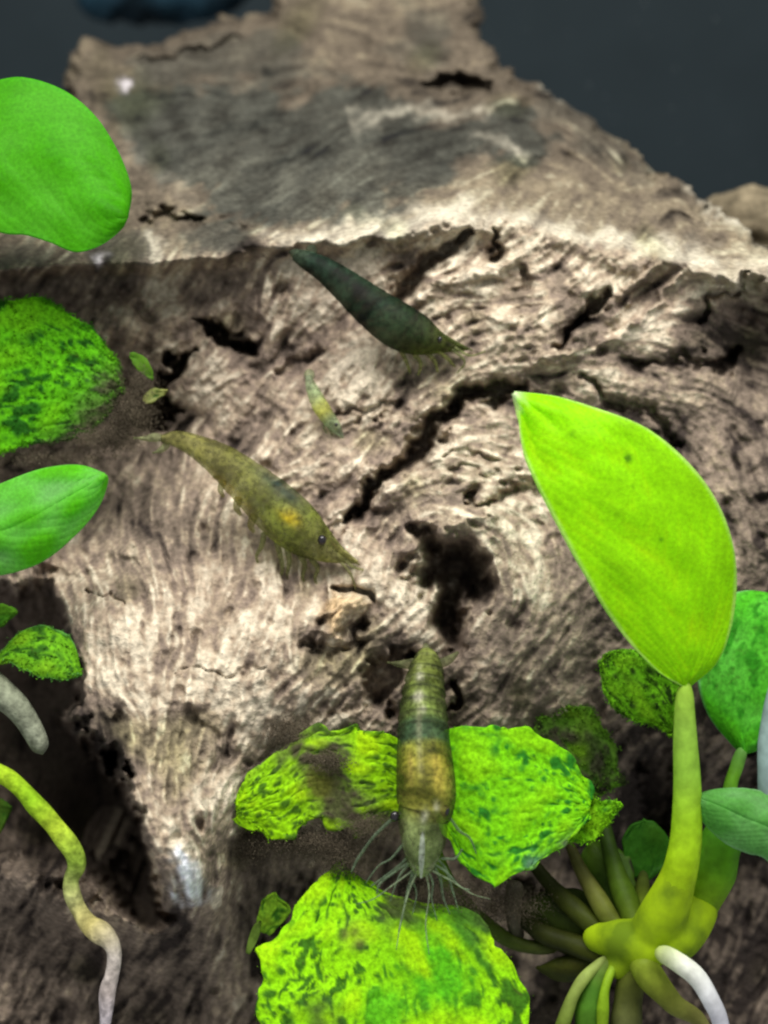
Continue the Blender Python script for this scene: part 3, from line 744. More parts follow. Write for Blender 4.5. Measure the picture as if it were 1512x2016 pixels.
for (pts, c, sd_) in (([(1215, 1860, 19.78, 27), (1150, 1805, 19.9, 25), (1088, 1745, 20.1, 19), (1035, 1685, 20.25, 12)], [(0.15, 0.20, 0.015), (0.10, 0.13, 0.015), (0.07, 0.085, 0.015), (0.05, 0.06, 0.015)], 41),
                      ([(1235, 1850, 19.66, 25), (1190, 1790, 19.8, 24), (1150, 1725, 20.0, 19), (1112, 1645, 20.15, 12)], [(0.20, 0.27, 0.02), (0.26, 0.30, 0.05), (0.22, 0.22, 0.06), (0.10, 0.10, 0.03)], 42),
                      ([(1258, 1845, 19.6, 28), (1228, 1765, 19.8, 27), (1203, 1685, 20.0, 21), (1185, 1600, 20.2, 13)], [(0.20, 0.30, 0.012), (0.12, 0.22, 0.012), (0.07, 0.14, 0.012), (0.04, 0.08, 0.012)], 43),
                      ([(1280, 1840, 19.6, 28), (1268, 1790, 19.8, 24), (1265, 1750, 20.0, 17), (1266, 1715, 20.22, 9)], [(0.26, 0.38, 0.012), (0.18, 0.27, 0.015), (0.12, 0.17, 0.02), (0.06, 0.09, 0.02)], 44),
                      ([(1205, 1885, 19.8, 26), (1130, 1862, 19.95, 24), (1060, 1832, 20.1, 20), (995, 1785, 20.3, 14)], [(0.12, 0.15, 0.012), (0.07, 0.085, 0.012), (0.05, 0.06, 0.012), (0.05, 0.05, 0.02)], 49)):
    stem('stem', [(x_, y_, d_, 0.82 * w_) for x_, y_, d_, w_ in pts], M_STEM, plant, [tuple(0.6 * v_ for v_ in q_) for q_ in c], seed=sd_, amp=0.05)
for (A_, B_, da, db, c, sd_) in (
        ([(1225, 1880), (1160, 1885), (1095, 1870), (1045, 1830), (1025, 1785)], [(1235, 1850), (1190, 1790), (1130, 1750), (1075, 1745), (1025, 1785)], 19.95, 20.25, (0.055, 0.085, 0.012), 131),
        ([(1245, 1850), (1195, 1815), (1160, 1760), (1145, 1700), (1160, 1655)], [(1262, 1845), (1262, 1780), (1245, 1715), (1210, 1665), (1160, 1655)], 19.95, 20.3, (0.06, 0.13, 0.012), 135),
        ([(1230, 1900), (1180, 1925), (1110, 1930), (1060, 1905)], [(1225, 1880), (1170, 1875), (1110, 1880), (1060, 1905)], 19.85, 20.15, (0.06, 0.075, 0.012), 139)):
    leaf('leaf', A_, B_, da, db, plant, c, bend=-0.05, cup=0.06, seed=sd_, nt=50, ns=36, mat=M_STEM, algae=0.35, dark=(0.02, 0.025, 0.01), rag=5, midrib=False, vein=0.0, thick=0.03)
lK = leaf('leaf', [(1462, 1482), (1440, 1462), (1395, 1405), (1372, 1330), (1380, 1250), (1420, 1185), (1470, 1165), (1540, 1175)],
          [(1468, 1482), (1500, 1470), (1560, 1430), (1620, 1370), (1640, 1300), (1630, 1240), (1590, 1195), (1540, 1175)],
          19.9, 20.2, plant, (0.075, 0.46, 0.012), bend=-0.1, cup=0.15, algae=0.6, seed=51, dark=(0.03, 0.25, 0.01), light=((0.14, 0.48, 0.08), 0.3), rim=((0.3, 0.55, 0.3), 0.5))
stem('petiole', [(1464, 1470, 19.92, 12), (1450, 1510, 19.9, 13), (1438, 1545, 19.85, 14), (1430, 1610, 19.8, 18), (1425, 1650, 19.8, 22)], M_STEM, plant, [(0.16, 0.38, 0.08), (0.14, 0.36, 0.02), (0.12, 0.32, 0.02), (0.1, 0.28, 0.02)], seed=52)
lJ = leaf('leaf', [(1560, 1760), (1510, 1692), (1470, 1678), (1430, 1660), (1392, 1625), (1366, 1588), (1372, 1566)],
          [(1640, 1700), (1620, 1640), (1570, 1585), (1512, 1562), (1460, 1553), (1410, 1556), (1372, 1566)],
          18.9, 19.1, plant, (0.14, 0.46, 0.08), bend=-0.1, cup=0.12, seed=55, light=((0.24, 0.50, 0.20), 0.5), rim=((0.35, 0.6, 0.35), 0.6), vein=0.25)
lJ['label'] = 'pale blue-green leaf at the right edge'
stem('petiole', [(1535, 1330, 19.2, 16), (1522, 1400, 19.15, 20), (1514, 1480, 19.1, 22), (1512, 1560, 19.1, 22), (1530, 1640, 19.2, 22)], M_STEM, plant, [(0.24, 0.34, 0.30), (0.26, 0.36, 0.34), (0.3, 0.42, 0.4), (0.2, 0.34, 0.2)], seed=57)
lM = leaf('leaf', [(1330, 1445), (1290, 1432), (1235, 1415), (1205, 1385), (1180, 1345), (1178, 1310), (1195, 1290)],
          [(1335, 1440), (1340, 1390), (1325, 1340), (1290, 1300), (1255, 1280), (1220, 1278), (1195, 1290)],
          20.0, 20.0, plant, (0.20, 0.56, 0.015), bend=-0.1, algae=1.1, seed=61, tuft=3000, rag=5, nt=60, ns=44, dark=(0.02, 0.045, 0.01))
lM['label'] = 'small algae-speckled leaf behind the petiole'
lN = leaf('leaf', [(1175, 1555), (1130, 1540), (1085, 1500), (1050, 1450), (1060, 1410), (1100, 1392)],
          [(1180, 1550), (1205, 1520), (1208, 1465), (1180, 1415), (1140, 1393), (1100, 1392)],
          20.25, 20.15, plant, (0.15, 0.38, 0.02), algae=1.2, seed=64, tuft=2500, rag=7, nt=60, ns=44, dark=(0.03, 0.035, 0.015), patch=[(1120, 1470, 55, (0.07, 0.06, 0.04)), (1160, 1500, 40, (0.07, 0.07, 0.04))])
leaf('leaf', [(1262, 1738), (1232, 1702), (1222, 1660), (1240, 1628), (1268, 1615)], [(1272, 1738), (1312, 1705), (1324, 1665), (1306, 1632), (1268, 1615)],
     20.2, 20.2, plant, (0.05, 0.20, 0.015), algae=0.5, seed=66, rag=3, nt=40, ns=30, mat=M_LEAF)

# --- the low plant in front, its leaves grown over with algae
low = thing('aquatic_plant', 'low plant with bright algae-speckled leaves under the nearest shrimp', 'plant', at(860, 1720, 20.0))
SILT = (0.085, 0.070, 0.045)
lC = leaf('leaf', [(836, 1560), (790, 1468), (740, 1442), (690, 1432), (640, 1426), (600, 1434), (560, 1462), (510, 1500), (480, 1535), (464, 1572)],
          [(836, 1575), (790, 1610), (750, 1622), (700, 1640), (650, 1622), (600, 1616), (560, 1636), (525, 1634), (490, 1628), (466, 1606)],
          19.75, 19.45, low, (0.34, 0.72, 0.006), bend=-0.06, cup=0.03, algae=1.0, seed=71, tuft=2200, tsize=0.6, rag=8, nt=130, ns=90, dark=(0.04, 0.12, 0.01),
          patch=[(650, 1500, 42, SILT), (590, 1480, 34, SILT), (670, 1590, 40, SILT), (560, 1440, 46, SILT), (620, 1545, 26, (0.16, 0.17, 0.03)), (730, 1620, 45, SILT), (480, 1500, 25, (0.12, 0.22, 0.08))])
lB = leaf('leaf', [(836, 1560), (870, 1450), (930, 1432), (996, 1430), (1050, 1445), (1096, 1470), (1136, 1505), (1156, 1540), (1163, 1572)],
          [(836, 1575), (880, 1640), (908, 1700), (945, 1730), (980, 1742), (1030, 1722), (1080, 1690), (1125, 1655), (1146, 1632), (1158, 1606)],
          19.75, 19.5, low, (0.24, 0.74, 0.008), bend=-0.08, cup=0.02, algae=0.95, seed=75, tuft=700, tsize=0.5, rag=4, nt=130, ns=90, dark=(0.015, 0.20, 0.02),
          patch=[(1130, 1665, 26, (0.10, 0.12, 0.07)), (1065, 1710, 24, (0.16, 0.30, 0.20))])
leaf('leaf', [(1120, 1600), (1150, 1590), (1180, 1580), (1224, 1584)], [(1110, 1665), (1150, 1655), (1190, 1640), (1224, 1584)], 19.62, 19.6, low, (0.22, 0.62, 0.01), algae=0.9, seed=78, tuft=900, rag=6, nt=40, ns=30, dark=(0.03, 0.16, 0.02))
lD = leaf('leaf', [(676, 1700), (648, 1712), (612, 1752), (575, 1810), (545, 1848), (524, 1880), (520, 1930), (500, 1960), (512, 2020), (560, 2120), (680, 2200)],
          [(716, 1738), (770, 1765), (850, 1780), (920, 1795), (975, 1835), (1012, 1905), (1030, 1960), (1025, 2030), (980, 2110), (860, 2180), (690, 2205)],
          19.75, 18.9, low, (0.31, 0.74, 0.005), bend=-0.08, cup=0.03, algae=1.25, seed=81, tuft=1500, tsize=0.5, rag=7, nt=150, ns=130, dark=(0.03, 0.13, 0.010),
          patch=[(700, 1840, 24, (0.12, 0.10, 0.04)), (930, 1820, 50, (0.06, 0.16, 0.02)), (800, 1795, 45, (0.10, 0.12, 0.04)), (630, 2010, 36, (0.03, 0.04, 0.02)), (860, 1900, 70, (0.10, 0.48, 0.01)), (760, 1990, 40, (0.12, 0.50, 0.01)), (985, 1830, 50, (0.05, 0.08, 0.02))])
leaf('leaf', [(505, 1832), (508, 1800), (515, 1770), (540, 1758)], [(530, 1838), (555, 1815), (565, 1785), (540, 1758)], 19.9, 19.8, low, (0.20, 0.40, 0.02), algae=0.7, seed=86, rag=3, nt=30, ns=20)
leaf('leaf', [(484, 1875), (490, 1845), (500, 1822), (512, 1815)], [(492, 1878), (505, 1855), (512, 1835), (512, 1815)], 19.9, 19.85, low, (0.24, 0.38, 0.06), seed=88, nt=24, ns=12)
stem('petiole', [(836, 1568, 19.78, 12), (850, 1660, 19.9, 13), (900, 1760, 20.0, 14), (1000, 1850, 20.2, 15), (1100, 1870, 20.1, 15)], M_STEM, low, [(0.2, 0.4, 0.02), (0.12, 0.2, 0.02), (0.1, 0.12, 0.03)], seed=89)
stem('petiole', [(1015, 1735, 20.0, 16), (1010, 1790, 20.1, 16), (1020, 1850, 20.3, 14)], M_STEM, low, [(0.24, 0.2, 0.15), (0.2, 0.17, 0.12), (0.1, 0.1, 0.06)], seed=90)

# --- leaves reaching in from the left
lE = leaf('plant_leaf', [(-240, 300), (-120, 200), (0, 160), (60, 157), (130, 183), (190, 235), (232, 305), (254, 372), (248, 425)],
          [(-240, 310), (-130, 420), (0, 458), (50, 463), (100, 478), (150, 496), (200, 480), (235, 450), (248, 425)],
          20.1, 19.7, None, (0.080, 0.44, 0.003), bend=-0.25, cup=0.10, tilt=-0.10, seed=91, light=((0.15, 0.50, 0.05), 0.25), rim=((0.10, 0.52, 0.03), 0.4), nt=110, ns=80, vein=0.02, thick=0.05, midrib=False)
tag(lE, 'smooth rounded bright green leaf in front of the upper left ledge', 'leaf')
lF = leaf('plant_leaf', [(-240, 720), (-120, 610), (0, 588), (60, 592), (130, 618), (190, 658), (228, 705), (242, 765)],
          [(-240, 740), (-120, 870), (0, 886), (60, 880), (120, 868), (180, 845), (225, 808), (242, 765)],
          20.6, 20.4, None, (0.11, 0.46, 0.006), bend=-0.1, cup=0.05, algae=1.1, seed=95, tuft=9000, rag=6, nt=120, ns=90, dark=(0.012, 0.10, 0.008), patch=[(215, 830, 60, SILT), (240, 760, 40, (0.10, 0.10, 0.05)), (120, 890, 40, SILT)])
tag(lF, 'rounded dark green leaf coated with fuzzy algae at the left edge', 'leaf')
for i, (A_, B_, lab) in enumerate((
        ([(258, 702), (270, 698), (290, 706), (302, 730), (300, 748)], [(258, 706), (268, 720), (282, 738), (292, 746), (300, 748)], 'upper green leaf scrap beside the fuzzy algae leaf'),
        ([(284, 790), (292, 772), (308, 766), (330, 768)], [(286, 794), (300, 795), (316, 782), (330, 768)], 'lower yellowish leaf scrap beside the fuzzy algae leaf'))):
    o = leaf('leaf_scrap', A_, B_, 20.35, 20.35, None, ((0.14, 0.36, 0.03), (0.40, 0.44, 0.14))[i], seed=100 + i * 5, nt=24, ns=16, thick=0.02, rag=2, algae=0.3)
    tag(o, lab, 'leaf')
lG = leaf('plant_leaf', [(-220, 1090), (-120, 1010), (0, 955), (60, 932), (110, 921), (160, 920), (206, 936)],
          [(-220, 1110), (-100, 1140), (0, 1130), (50, 1118), (100, 1092), (150, 1050), (190, 1000), (208, 950), (206, 936)],
          19.6, 19.2, None, (0.15, 0.66, 0.015), bend=-0.15, cup=0.14, seed=105, light=((0.24, 0.62, 0.16), 0.5), rim=((0.22, 0.62, 0.12), 0.5), nt=110, ns=70, vein=-0.05, thick=0.045)
tag(lG, 'smooth pointed bright green leaf above the pale wood lobe', 'leaf')
lH = leaf('plant_leaf', [(-30, 1320), (5, 1285), (40, 1248), (82, 1233), (120, 1243), (145, 1270), (161, 1328)],
          [(-30, 1325), (10, 1305), (45, 1318), (80, 1332), (110, 1337), (140, 1334), (161, 1328)],
          19.9, 19.6, None, (0.14, 0.40, 0.012), bend=-0.1, cup=0.05, tilt=-0.1, algae=0.9, seed=111, tuft=1200, rag=2, nt=70, ns=40, dark=(0.03, 0.12, 0.01), rim=((0.15, 0.5, 0.15), 0.4))
tag(lH, 'small speckled green leaf over the black hollow at left', 'leaf')
o = leaf('plant_leaf', [(-60, 1240), (-20, 1200), (10, 1190), (34, 1206)], [(-60, 1250), (-20, 1240), (10, 1228), (34, 1206)], 20.2, 20.1, None, (0.10, 0.34, 0.02), algae=0.8, seed=115, rag=2, nt=40, ns=24)
tag(o, 'tiny green leaf tip at left edge above the small speckled leaf', 'leaf')
o = leaf('plant_leaf', [(-60, 1640), (-30, 1590), (0, 1572), (22, 1590)], [(-60, 1670), (-30, 1660), (0, 1640), (22, 1590)], 20.7, 20.6, None, (0.07, 0.16, 0.015), algae=0.6, seed=118, nt=40, ns=24)
tag(o, 'dim green leaf tip behind the curling root at left edge', 'leaf')

o = stem('root_tip', [(-60, 1310, 19.9, 28), (0, 1364, 19.8, 29), (30, 1392, 19.75, 27), (55, 1425, 19.75, 24), (72, 1456, 19.75, 21), (84, 1486, 19.78, 17)], M_ROOT, None, [(0.16, 0.18, 0.11), (0.20, 0.22, 0.15), (0.22, 0.24, 0.17), (0.24, 0.26, 0.19)], seed=121, point=True)
tag(o, 'short pale grey-green root tip pointing down at left edge', 'root')
o = stem('curling_root', [(-60, 1500, 19.75, 14), (0, 1526, 19.7, 17), (30, 1545, 19.62, 17), (62, 1572, 19.55, 19), (92, 1606, 19.5, 18), (126, 1648, 19.45, 17), (146, 1680, 19.45, 16), (150, 1706, 19.47, 17), (140, 1732, 19.5, 15), (141, 1762, 19.5, 17), (152, 1790, 19.5, 16), (172, 1820, 19.4, 17), (196, 1838, 19.32, 19), (216, 1856, 19.3, 17), (225, 1880, 19.3, 15), (220, 1919, 19.3, 13), (211, 1955, 19.3, 14), (205, 2016, 19.3, 13), (198, 2100, 19.4, 13)],
         M_ROOT, None, [(0.22, 0.36, 0.02), (0.30, 0.46, 0.02), (0.22, 0.42, 0.015), (0.32, 0.44, 0.03), (0.26, 0.40, 0.05), (0.40, 0.42, 0.16), (0.50, 0.44, 0.16), (0.58, 0.52, 0.46), (0.36, 0.31, 0.29), (0.50, 0.46, 0.50), (0.40, 0.36, 0.38)], seed=123, n=130, k=20, amp=0.10)
tag(o, 'long curling root, green above and whitish below, at lower left', 'root')

# ------------------------------------------------------------------ shrimps
def ramp(t, stops, cols):
    cols = np.array(cols, float)
    return np.stack([np.interp(t, stops, cols[:, q]) for q in range(3)], -1)

def shrimp_body(parent, st, mat, colfn, k=36, n=150, flat=0.9, seg=(0.06, 0.55), clear=None, name='body', seed=1, ridge=0.05):
    """one skin from tail to snout through (px, py, depth, half width px); the hind part is ringed"""
    S = catmull(st, n)
    Cc = at(S[:, 0], S[:, 1], S[:, 2]); R = np.maximum(S[:, 3], 1.0) / FPX * S[:, 2]
    t = np.linspace(0, 1, n)
    u = np.clip((t - seg[0]) / (seg[1] - seg[0]), 0, 1) * 6
    saw = (u - np.floor(u)) * ((t > seg[0]) & (t < seg[1]))
    R = R * (1 + ridge * (saw - 0.5) * ((t > seg[0]) & (t < seg[1])))
    Vv, F = tube_geo(Cc, R, k, ell=flat)
    a = np.linspace(0, 2 * math.pi, k, endpoint=False)
    nn = 0.6 * snoise((n, k), 1.6, seed) + 0.6 * snoise((n, k), (7.0, 1.3), seed + 1) + 0.4 * snoise((n, k), 4.0, seed + 2)
    C = colfn(t[:, None], np.cos(a)[None], np.sin(a)[None], nn, saw[:, None])
    cl = np.ones((n, k)) if clear is None else clear(t[:, None], np.cos(a)[None], np.sin(a)[None]) + np.zeros((n, k))
    return mesh_obj(name, Vv, F, mat, parent, col=np.clip(C, 0.006, 0.9).reshape(-1, 3), attrs={'Clear': cl})

def limb(name, pts, mat, parent, col, k=8, n=20):
    S = catmull(pts, n)
    Cc = at(S[:, 0], S[:, 1], S[:, 2]); R = np.maximum(S[:, 3], 0.4) / FPX * S[:, 2]
    Vv, F = tube_geo(Cc, R, k)
    return mesh_obj(name, Vv, F, mat, parent, col=np.tile(np.array(col), (n * k, 1)), attrs={'Clear': np.ones(n * k)})

def eye(parent, px, py, d, r):
    bm = bmesh.new(); bmesh.ops.create_icosphere(bm, subdivisions=2, radius=r / FPX * d)
    V_ = np.array([v.co for v in bm.verts]) * np.array([1, 1, 1.15]) + at(px, py, d)
    F_ = [tuple(v.index for v in f.verts) for f in bm.faces]; bm.free()
    return mesh_obj('eye', V_, F_, M_EYE, parent)

def fan(name, A, B, d0, d1, parent, col, mat=None):
    nt, ns = 16, 8
    a = samp(A, nt); b = samp(B, nt); m = np.linspace(0, 1, ns)[None]; t = np.linspace(0, 1, nt)[:, None]
    px = a[:, :1] * (1 - m) + b[:, :1] * m; py = a[:, 1:2] * (1 - m) + b[:, 1:2] * m
    P = at(px, py, d0 + (d1 - d0) * t + 0.02 * (2 * m - 1) ** 2)
    q = np.arange(nt * ns).reshape(nt, ns)
    F = np.stack([q[:-1, :-1], q[1:, :-1], q[1:, 1:], q[:-1, 1:]], -1).reshape(-1, 4)
    o = mesh_obj(name, P, F, mat or M_LIMB, parent, col=np.tile(np.array(col), (nt * ns, 1)), attrs={'Clear': np.ones(nt * ns)})
    s_ = o.modifiers.new('thickness', 'SOLIDIFY'); s_.thickness = 0.012
    return o

# --- nearest shrimp, seen from above, head down
s1 = thing('shrimp', 'nearest shrimp, olive with golden saddle, head down on the speckled leaves', 'shrimp', at(838, 1540, 19.1), 'shrimps grazing on the driftwood')
def col1(t, c, s, n, saw):
    c = -c                                             # c > 0 is the right flank in the picture
    base = ramp(t[:, 0], [0, .12, .31, .35, .42, .45, .52, .68, .72, .76, .86, 1.0],
                [(0.15, 0.15, 0.055), (0.12, 0.13, 0.035), (0.10, 0.12, 0.040), (0.030, 0.052, 0.034), (0.032, 0.056, 0.036), (0.17, 0.16, 0.030), (0.21, 0.17, 0.028), (0.20, 0.17, 0.04), (0.14, 0.13, 0.04), (0.19, 0.20, 0.10), (0.22, 0.24, 0.13), (0.26, 0.28, 0.18)])[:, None, :] + 0 * c[..., None]
    base = base * np.clip(1 + 0.42 * n, 0.25, 2.2)[..., None] * np.array((1.35, 1.55, 1.1))
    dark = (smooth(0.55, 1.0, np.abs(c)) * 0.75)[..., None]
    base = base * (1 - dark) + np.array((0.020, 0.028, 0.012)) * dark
    def add(b, w, col):
        w = np.clip(w + 0 * c, 0, 0.95)[..., None]
        return b * (1 - w) + np.array(col) * w
    g = np.clip(1 + 0.5 * n, 0, 1.5)
    base = add(base, np.exp(-((c - 0.38) / 0.20) ** 2) * np.exp(-((t - 0.565) / 0.085) ** 2) * 0.9 * g, (0.44, 0.34, 0.06))
    base = add(base, np.exp(-((c + 0.50) / 0.10) ** 2) * np.exp(-((t - 0.56) / 0.08) ** 2) * 0.6 * g, (0.40, 0.30, 0.08))
    base = add(base, np.exp(-((c - 0.05) / 0.12) ** 2) * np.exp(-((t - 0.56) / 0.08) ** 2) * 0.5, (0.07, 0.065, 0.012))
    base = add(base, np.exp(-((c + 0.24) / 0.055) ** 2) * smooth(0.20, 0.24, t) * smooth(0.62, 0.52, t) * 0.95, (0.60, 0.56, 0.36))
    base = add(base, smooth(0.72, 1.0, saw) * 0.75, (0.025, 0.033, 0.012))
    base = add(base, smooth(0.15, 0.0, saw) * 0.25 * ((t > .03) & (t < .36)), (0.28, 0.30, 0.15))
    for (c0, t0, cw, tw, a) in ((-.30, .15, .16, .022, .8), (-.24, .245, .18, .022, .95), (-.05, .30, .10, .02, .7), (-.02, .72, .12, .026, .95), (.36, .68, .10, .016, .7), (-.42, .10, .12, .015, .4)):
        base = add(base, np.exp(-((c - c0) / cw) ** 2) * np.exp(-((t - t0) / tw) ** 2) * a, (0.58, 0.56, 0.42))
    base = add(base, np.exp(-((t - 0.705) / 0.010) ** 2) * 0.7 * g * (np.abs(c) > 0.15), (0.05, 0.04, 0.015))
    return base
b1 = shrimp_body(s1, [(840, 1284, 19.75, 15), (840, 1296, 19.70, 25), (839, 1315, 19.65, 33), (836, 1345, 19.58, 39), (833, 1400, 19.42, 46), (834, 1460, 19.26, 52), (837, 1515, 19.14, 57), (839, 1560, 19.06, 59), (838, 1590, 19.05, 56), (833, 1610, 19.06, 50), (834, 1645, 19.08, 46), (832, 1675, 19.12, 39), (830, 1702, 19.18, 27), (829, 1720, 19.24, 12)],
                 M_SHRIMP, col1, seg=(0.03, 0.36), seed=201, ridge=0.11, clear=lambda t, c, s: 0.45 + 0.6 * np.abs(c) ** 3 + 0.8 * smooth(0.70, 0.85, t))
for A_, B_ in (([(826, 1612), (800, 1630), (792, 1660), (806, 1700), (818, 1716)], [(826, 1616), (824, 1640), (824, 1670), (824, 1700), (818, 1716)]),
               ([(840, 1612), (862, 1630), (872, 1660), (858, 1698), (844, 1716)], [(840, 1616), (841, 1640), (840, 1670), (840, 1700), (844, 1716)])):
    fan('antennal_scale', A_, B_, 18.93, 19.06, s1, (0.30, 0.33, 0.20))
limb('rostrum', [(833, 1596, 18.92, 5), (832, 1640, 18.90, 6), (830, 1690, 18.95, 6), (829, 1728, 19.05, 2)], M_LIMB, s1, (0.62, 0.66, 0.62))
eye(s1, 876, 1596, 18.93, 11); eye(s1, 777, 1607, 18.99, 10)
for A_, B_ in (([(836, 1300), (815, 1296), (790, 1300), (762, 1304)], [(838, 1312), (815, 1318), (785, 1314), (762, 1304)]),
               ([(842, 1300), (862, 1300), (882, 1292), (902, 1284)], [(842, 1312), (866, 1314), (888, 1304), (902, 1284)]),
               ([(830, 1304), (828, 1290), (832, 1276), (838, 1268)], [(852, 1304), (852, 1290), (846, 1276), (838, 1268)])):
    fan('tail_fan', A_, B_, 19.68, 19.78, s1, (0.16, 0.17, 0.08))
LC = (0.22, 0.29, 0.20)
thin = lambda L: [(a, b, c, max(d * 0.6, 0.9)) for a, b, c, d in L]
for pts in ([(790, 1600, 19.1, 6), (766, 1618, 19.15, 6), (735, 1648, 19.25, 5), (705, 1690, 19.4, 5), (692, 1716, 19.45, 3)],
            [(885, 1610, 19.1, 5), (905, 1636, 19.2, 5), (925, 1650, 19.3, 4), (938, 1680, 19.4, 2)],
            [(800, 1690, 19.2, 5), (785, 1705, 19.25, 5), (755, 1728, 19.35, 5), (730, 1745, 19.4, 3)],
            [(802, 1700, 19.2, 5), (778, 1716, 19.25, 4), (748, 1740, 19.3, 4), (742, 1760, 19.35, 3)],
            [(860, 1690, 19.2, 5), (878, 1712, 19.25, 5), (890, 1750, 19.3, 4), (902, 1790, 19.35, 2)],
            [(855, 1705, 19.2, 5), (868, 1735, 19.25, 5), (872, 1765, 19.3, 4), (886, 1800, 19.35, 2)],
            [(815, 1710, 19.2, 5), (805, 1745, 19.2, 5), (795, 1790, 19.25, 4), (785, 1835, 19.3, 3)],
            [(868, 1690, 19.2, 5), (895, 1690, 19.25, 5), (910, 1672, 19.3, 3)],
            [(820, 1706, 19.2, 5), (812, 1730, 19.2, 4), (820, 1760, 19.25, 3), (812, 1800, 19.3, 2)], [(838, 1708, 19.2, 5), (852, 1738, 19.2, 4), (850, 1770, 19.25, 3), (860, 1812, 19.3, 2)],
            [(806, 1700, 19.2, 5), (788, 1722, 19.2, 4), (776, 1750, 19.25, 3), (768, 1775, 19.3, 2)], [(852, 1700, 19.2, 5), (880, 1718, 19.2, 4), (905, 1745, 19.25, 3), (925, 1752, 19.3, 2)],
            [(795, 1660, 19.2, 5), (770, 1690, 19.25, 4), (745, 1705, 19.3, 3), (720, 1738, 19.4, 2)]):
    limb('leg', thin(pts), M_LIMB, s1, LC)
for pts in ([(822, 1715, 19.15, 4), (805, 1755, 19.1, 3.2), (790, 1810, 19.1, 2.5), (780, 1870, 19.1, 1.5)],
            [(838, 1715, 19.15, 4), (845, 1760, 19.1, 3.2), (838, 1820, 19.1, 2.4), (845, 1880, 19.1, 1.5)],
            [(815, 1712, 19.15, 3.5), (770, 1745, 19.15, 3), (735, 1770, 19.2, 2), (700, 1780, 19.3, 1.2)],
            [(846, 1712, 19.15, 3.5), (890, 1735, 19.15, 3), (930, 1760, 19.2, 2), (965, 1770, 19.3, 1.2)]):
    limb('antenna', thin(pts), M_LIMB, s1, (0.30, 0.36, 0.24))

def limbs(parent, lst, name, col):
    for pts in lst: limb(name, pts, M_LIMB, parent, col)

# --- olive shrimp across the middle of the wood
def wd(px, py, off): return wood_depth(px, py) + off
d2 = min(wood_depth(480, 960), wood_depth(570, 1040), wood_depth(640, 1080)) - 0.28
s2 = thing('shrimp', 'olive-green shrimp with yellow spot, side-on left of the diagonal crack', 'shrimp', at(540, 1040, d2 + 0.2), 'shrimps grazing on the driftwood')
def col2(t, c, s, n, saw):
    base = ramp(t[:, 0], [0, .2, .5, .7, .85, 1.0], [(0.16, 0.15, 0.05), (0.15, 0.145, 0.035), (0.13, 0.14, 0.03), (0.14, 0.16, 0.025), (0.16, 0.17, 0.04), (0.24, 0.22, 0.09)])[:, None, :] + 0 * c[..., None]
    return base * np.clip(1 + 0.45 * n, 0.3, 2.2)[..., None]
def side(col_extra):
    def f(t, c, s, n, saw):
        c = -c                                         # c > 0 is the back
        base = col2(t, c, s, n, saw)
        for (t0, c0, tw, cw, col, a) in col_extra:
            w = (np.exp(-((t - t0) / tw) ** 2) * np.exp(-((c - c0) / cw) ** 2) * (s > -0.3) * a)[..., None]
            base = base * (1 - w) + np.array(col) * w
        ring = (smooth(0.80, 1.0, saw) * 0.15 + 0 * c)[..., None]
        return base * (1 - ring) + np.array((0.05, 0.05, 0.015)) * ring
    return f
st2 = [(318, 864, d2 + .12, 8), (345, 864, d2 + .10, 16), (380, 876, d2 + .06, 22), (430, 904, d2 + .03, 33), (478, 942, d2, 42), (528, 986, d2 - .03, 50), (572, 1026, d2 - .03, 52), (605, 1055, d2 - .02, 45), (636, 1076, d2, 32), (664, 1091, d2 + .02, 19), (704, 1107, d2 + .05, 3)]
shrimp_body(s2, st2, M_SHRIMP, side([(0.645, 0.12, 0.040, 0.24, (0.70, 0.50, 0.01), 1.0), (0.60, 0.25, 0.05, 0.2, (0.34, 0.40, 0.10), 0.6), (0.2, 0.0, 0.2, 0.5, (0.22, 0.20, 0.07), 0.5), (0.62, -0.35, 0.10, 0.3, (0.20, 0.26, 0.03), 0.5), (0.54, 0.80, 0.14, 0.34, (0.015, 0.040, 0.045), 0.95), (0.40, -0.85, 0.12, 0.25, (0.36, 0.25, 0.04), 0.8), (0.85, -0.2, 0.1, 0.5, (0.24, 0.22, 0.08), 0.5)]), seg=(0.06, 0.55), seed=211, ridge=0.03, clear=lambda t, c, s: 0.65 + 0.7 * smooth(0.6, 1.0, np.abs(c)) * smooth(0.75, 0.6, t))
eye(s2, 634, 1063, d2 - 0.17, 9)
limb('rostrum', [(630, 1048, d2 - .1, 7), (660, 1078, d2 - .06, 6), (690, 1100, d2, 4), (708, 1112, d2 + .03, 1.5)], M_LIMB, s2, (0.22, 0.19, 0.06))
for A_, B_ in (([(325, 858), (305, 852), (285, 858), (262, 862)], [(325, 868), (305, 870), (285, 868), (262, 862)]), ([(330, 868), (318, 876), (308, 886), (300, 892)], [(336, 878), (328, 886), (316, 892), (300, 892)])):
    fan('tail_fan', A_, B_, d2 + .12, d2 + .14, s2, (0.26, 0.27, 0.14))
limbs(s2, [[(545, 1068, d2, 6), (552, 1095, d2 + .05, 5), (556, 1120, d2 + .12, 4), (550, 1142, d2 + .2, 2)], [(565, 1080, d2, 6), (570, 1105, d2 + .05, 5), (566, 1130, d2 + .14, 3), (572, 1150, d2 + .2, 2)],
           [(590, 1092, d2, 6), (600, 1112, d2 + .05, 5), (596, 1138, d2 + .12, 3), (605, 1160, d2 + .18, 2)], [(612, 1100, d2, 6), (625, 1118, d2 + .05, 5), (620, 1140, d2 + .1, 3), (628, 1158, d2 + .15, 2)],
           [(520, 1050, d2, 6), (515, 1075, d2 + .06, 5), (505, 1095, d2 + .14, 3), (510, 1115, d2 + .2, 2)]], 'leg', (0.24, 0.25, 0.10))
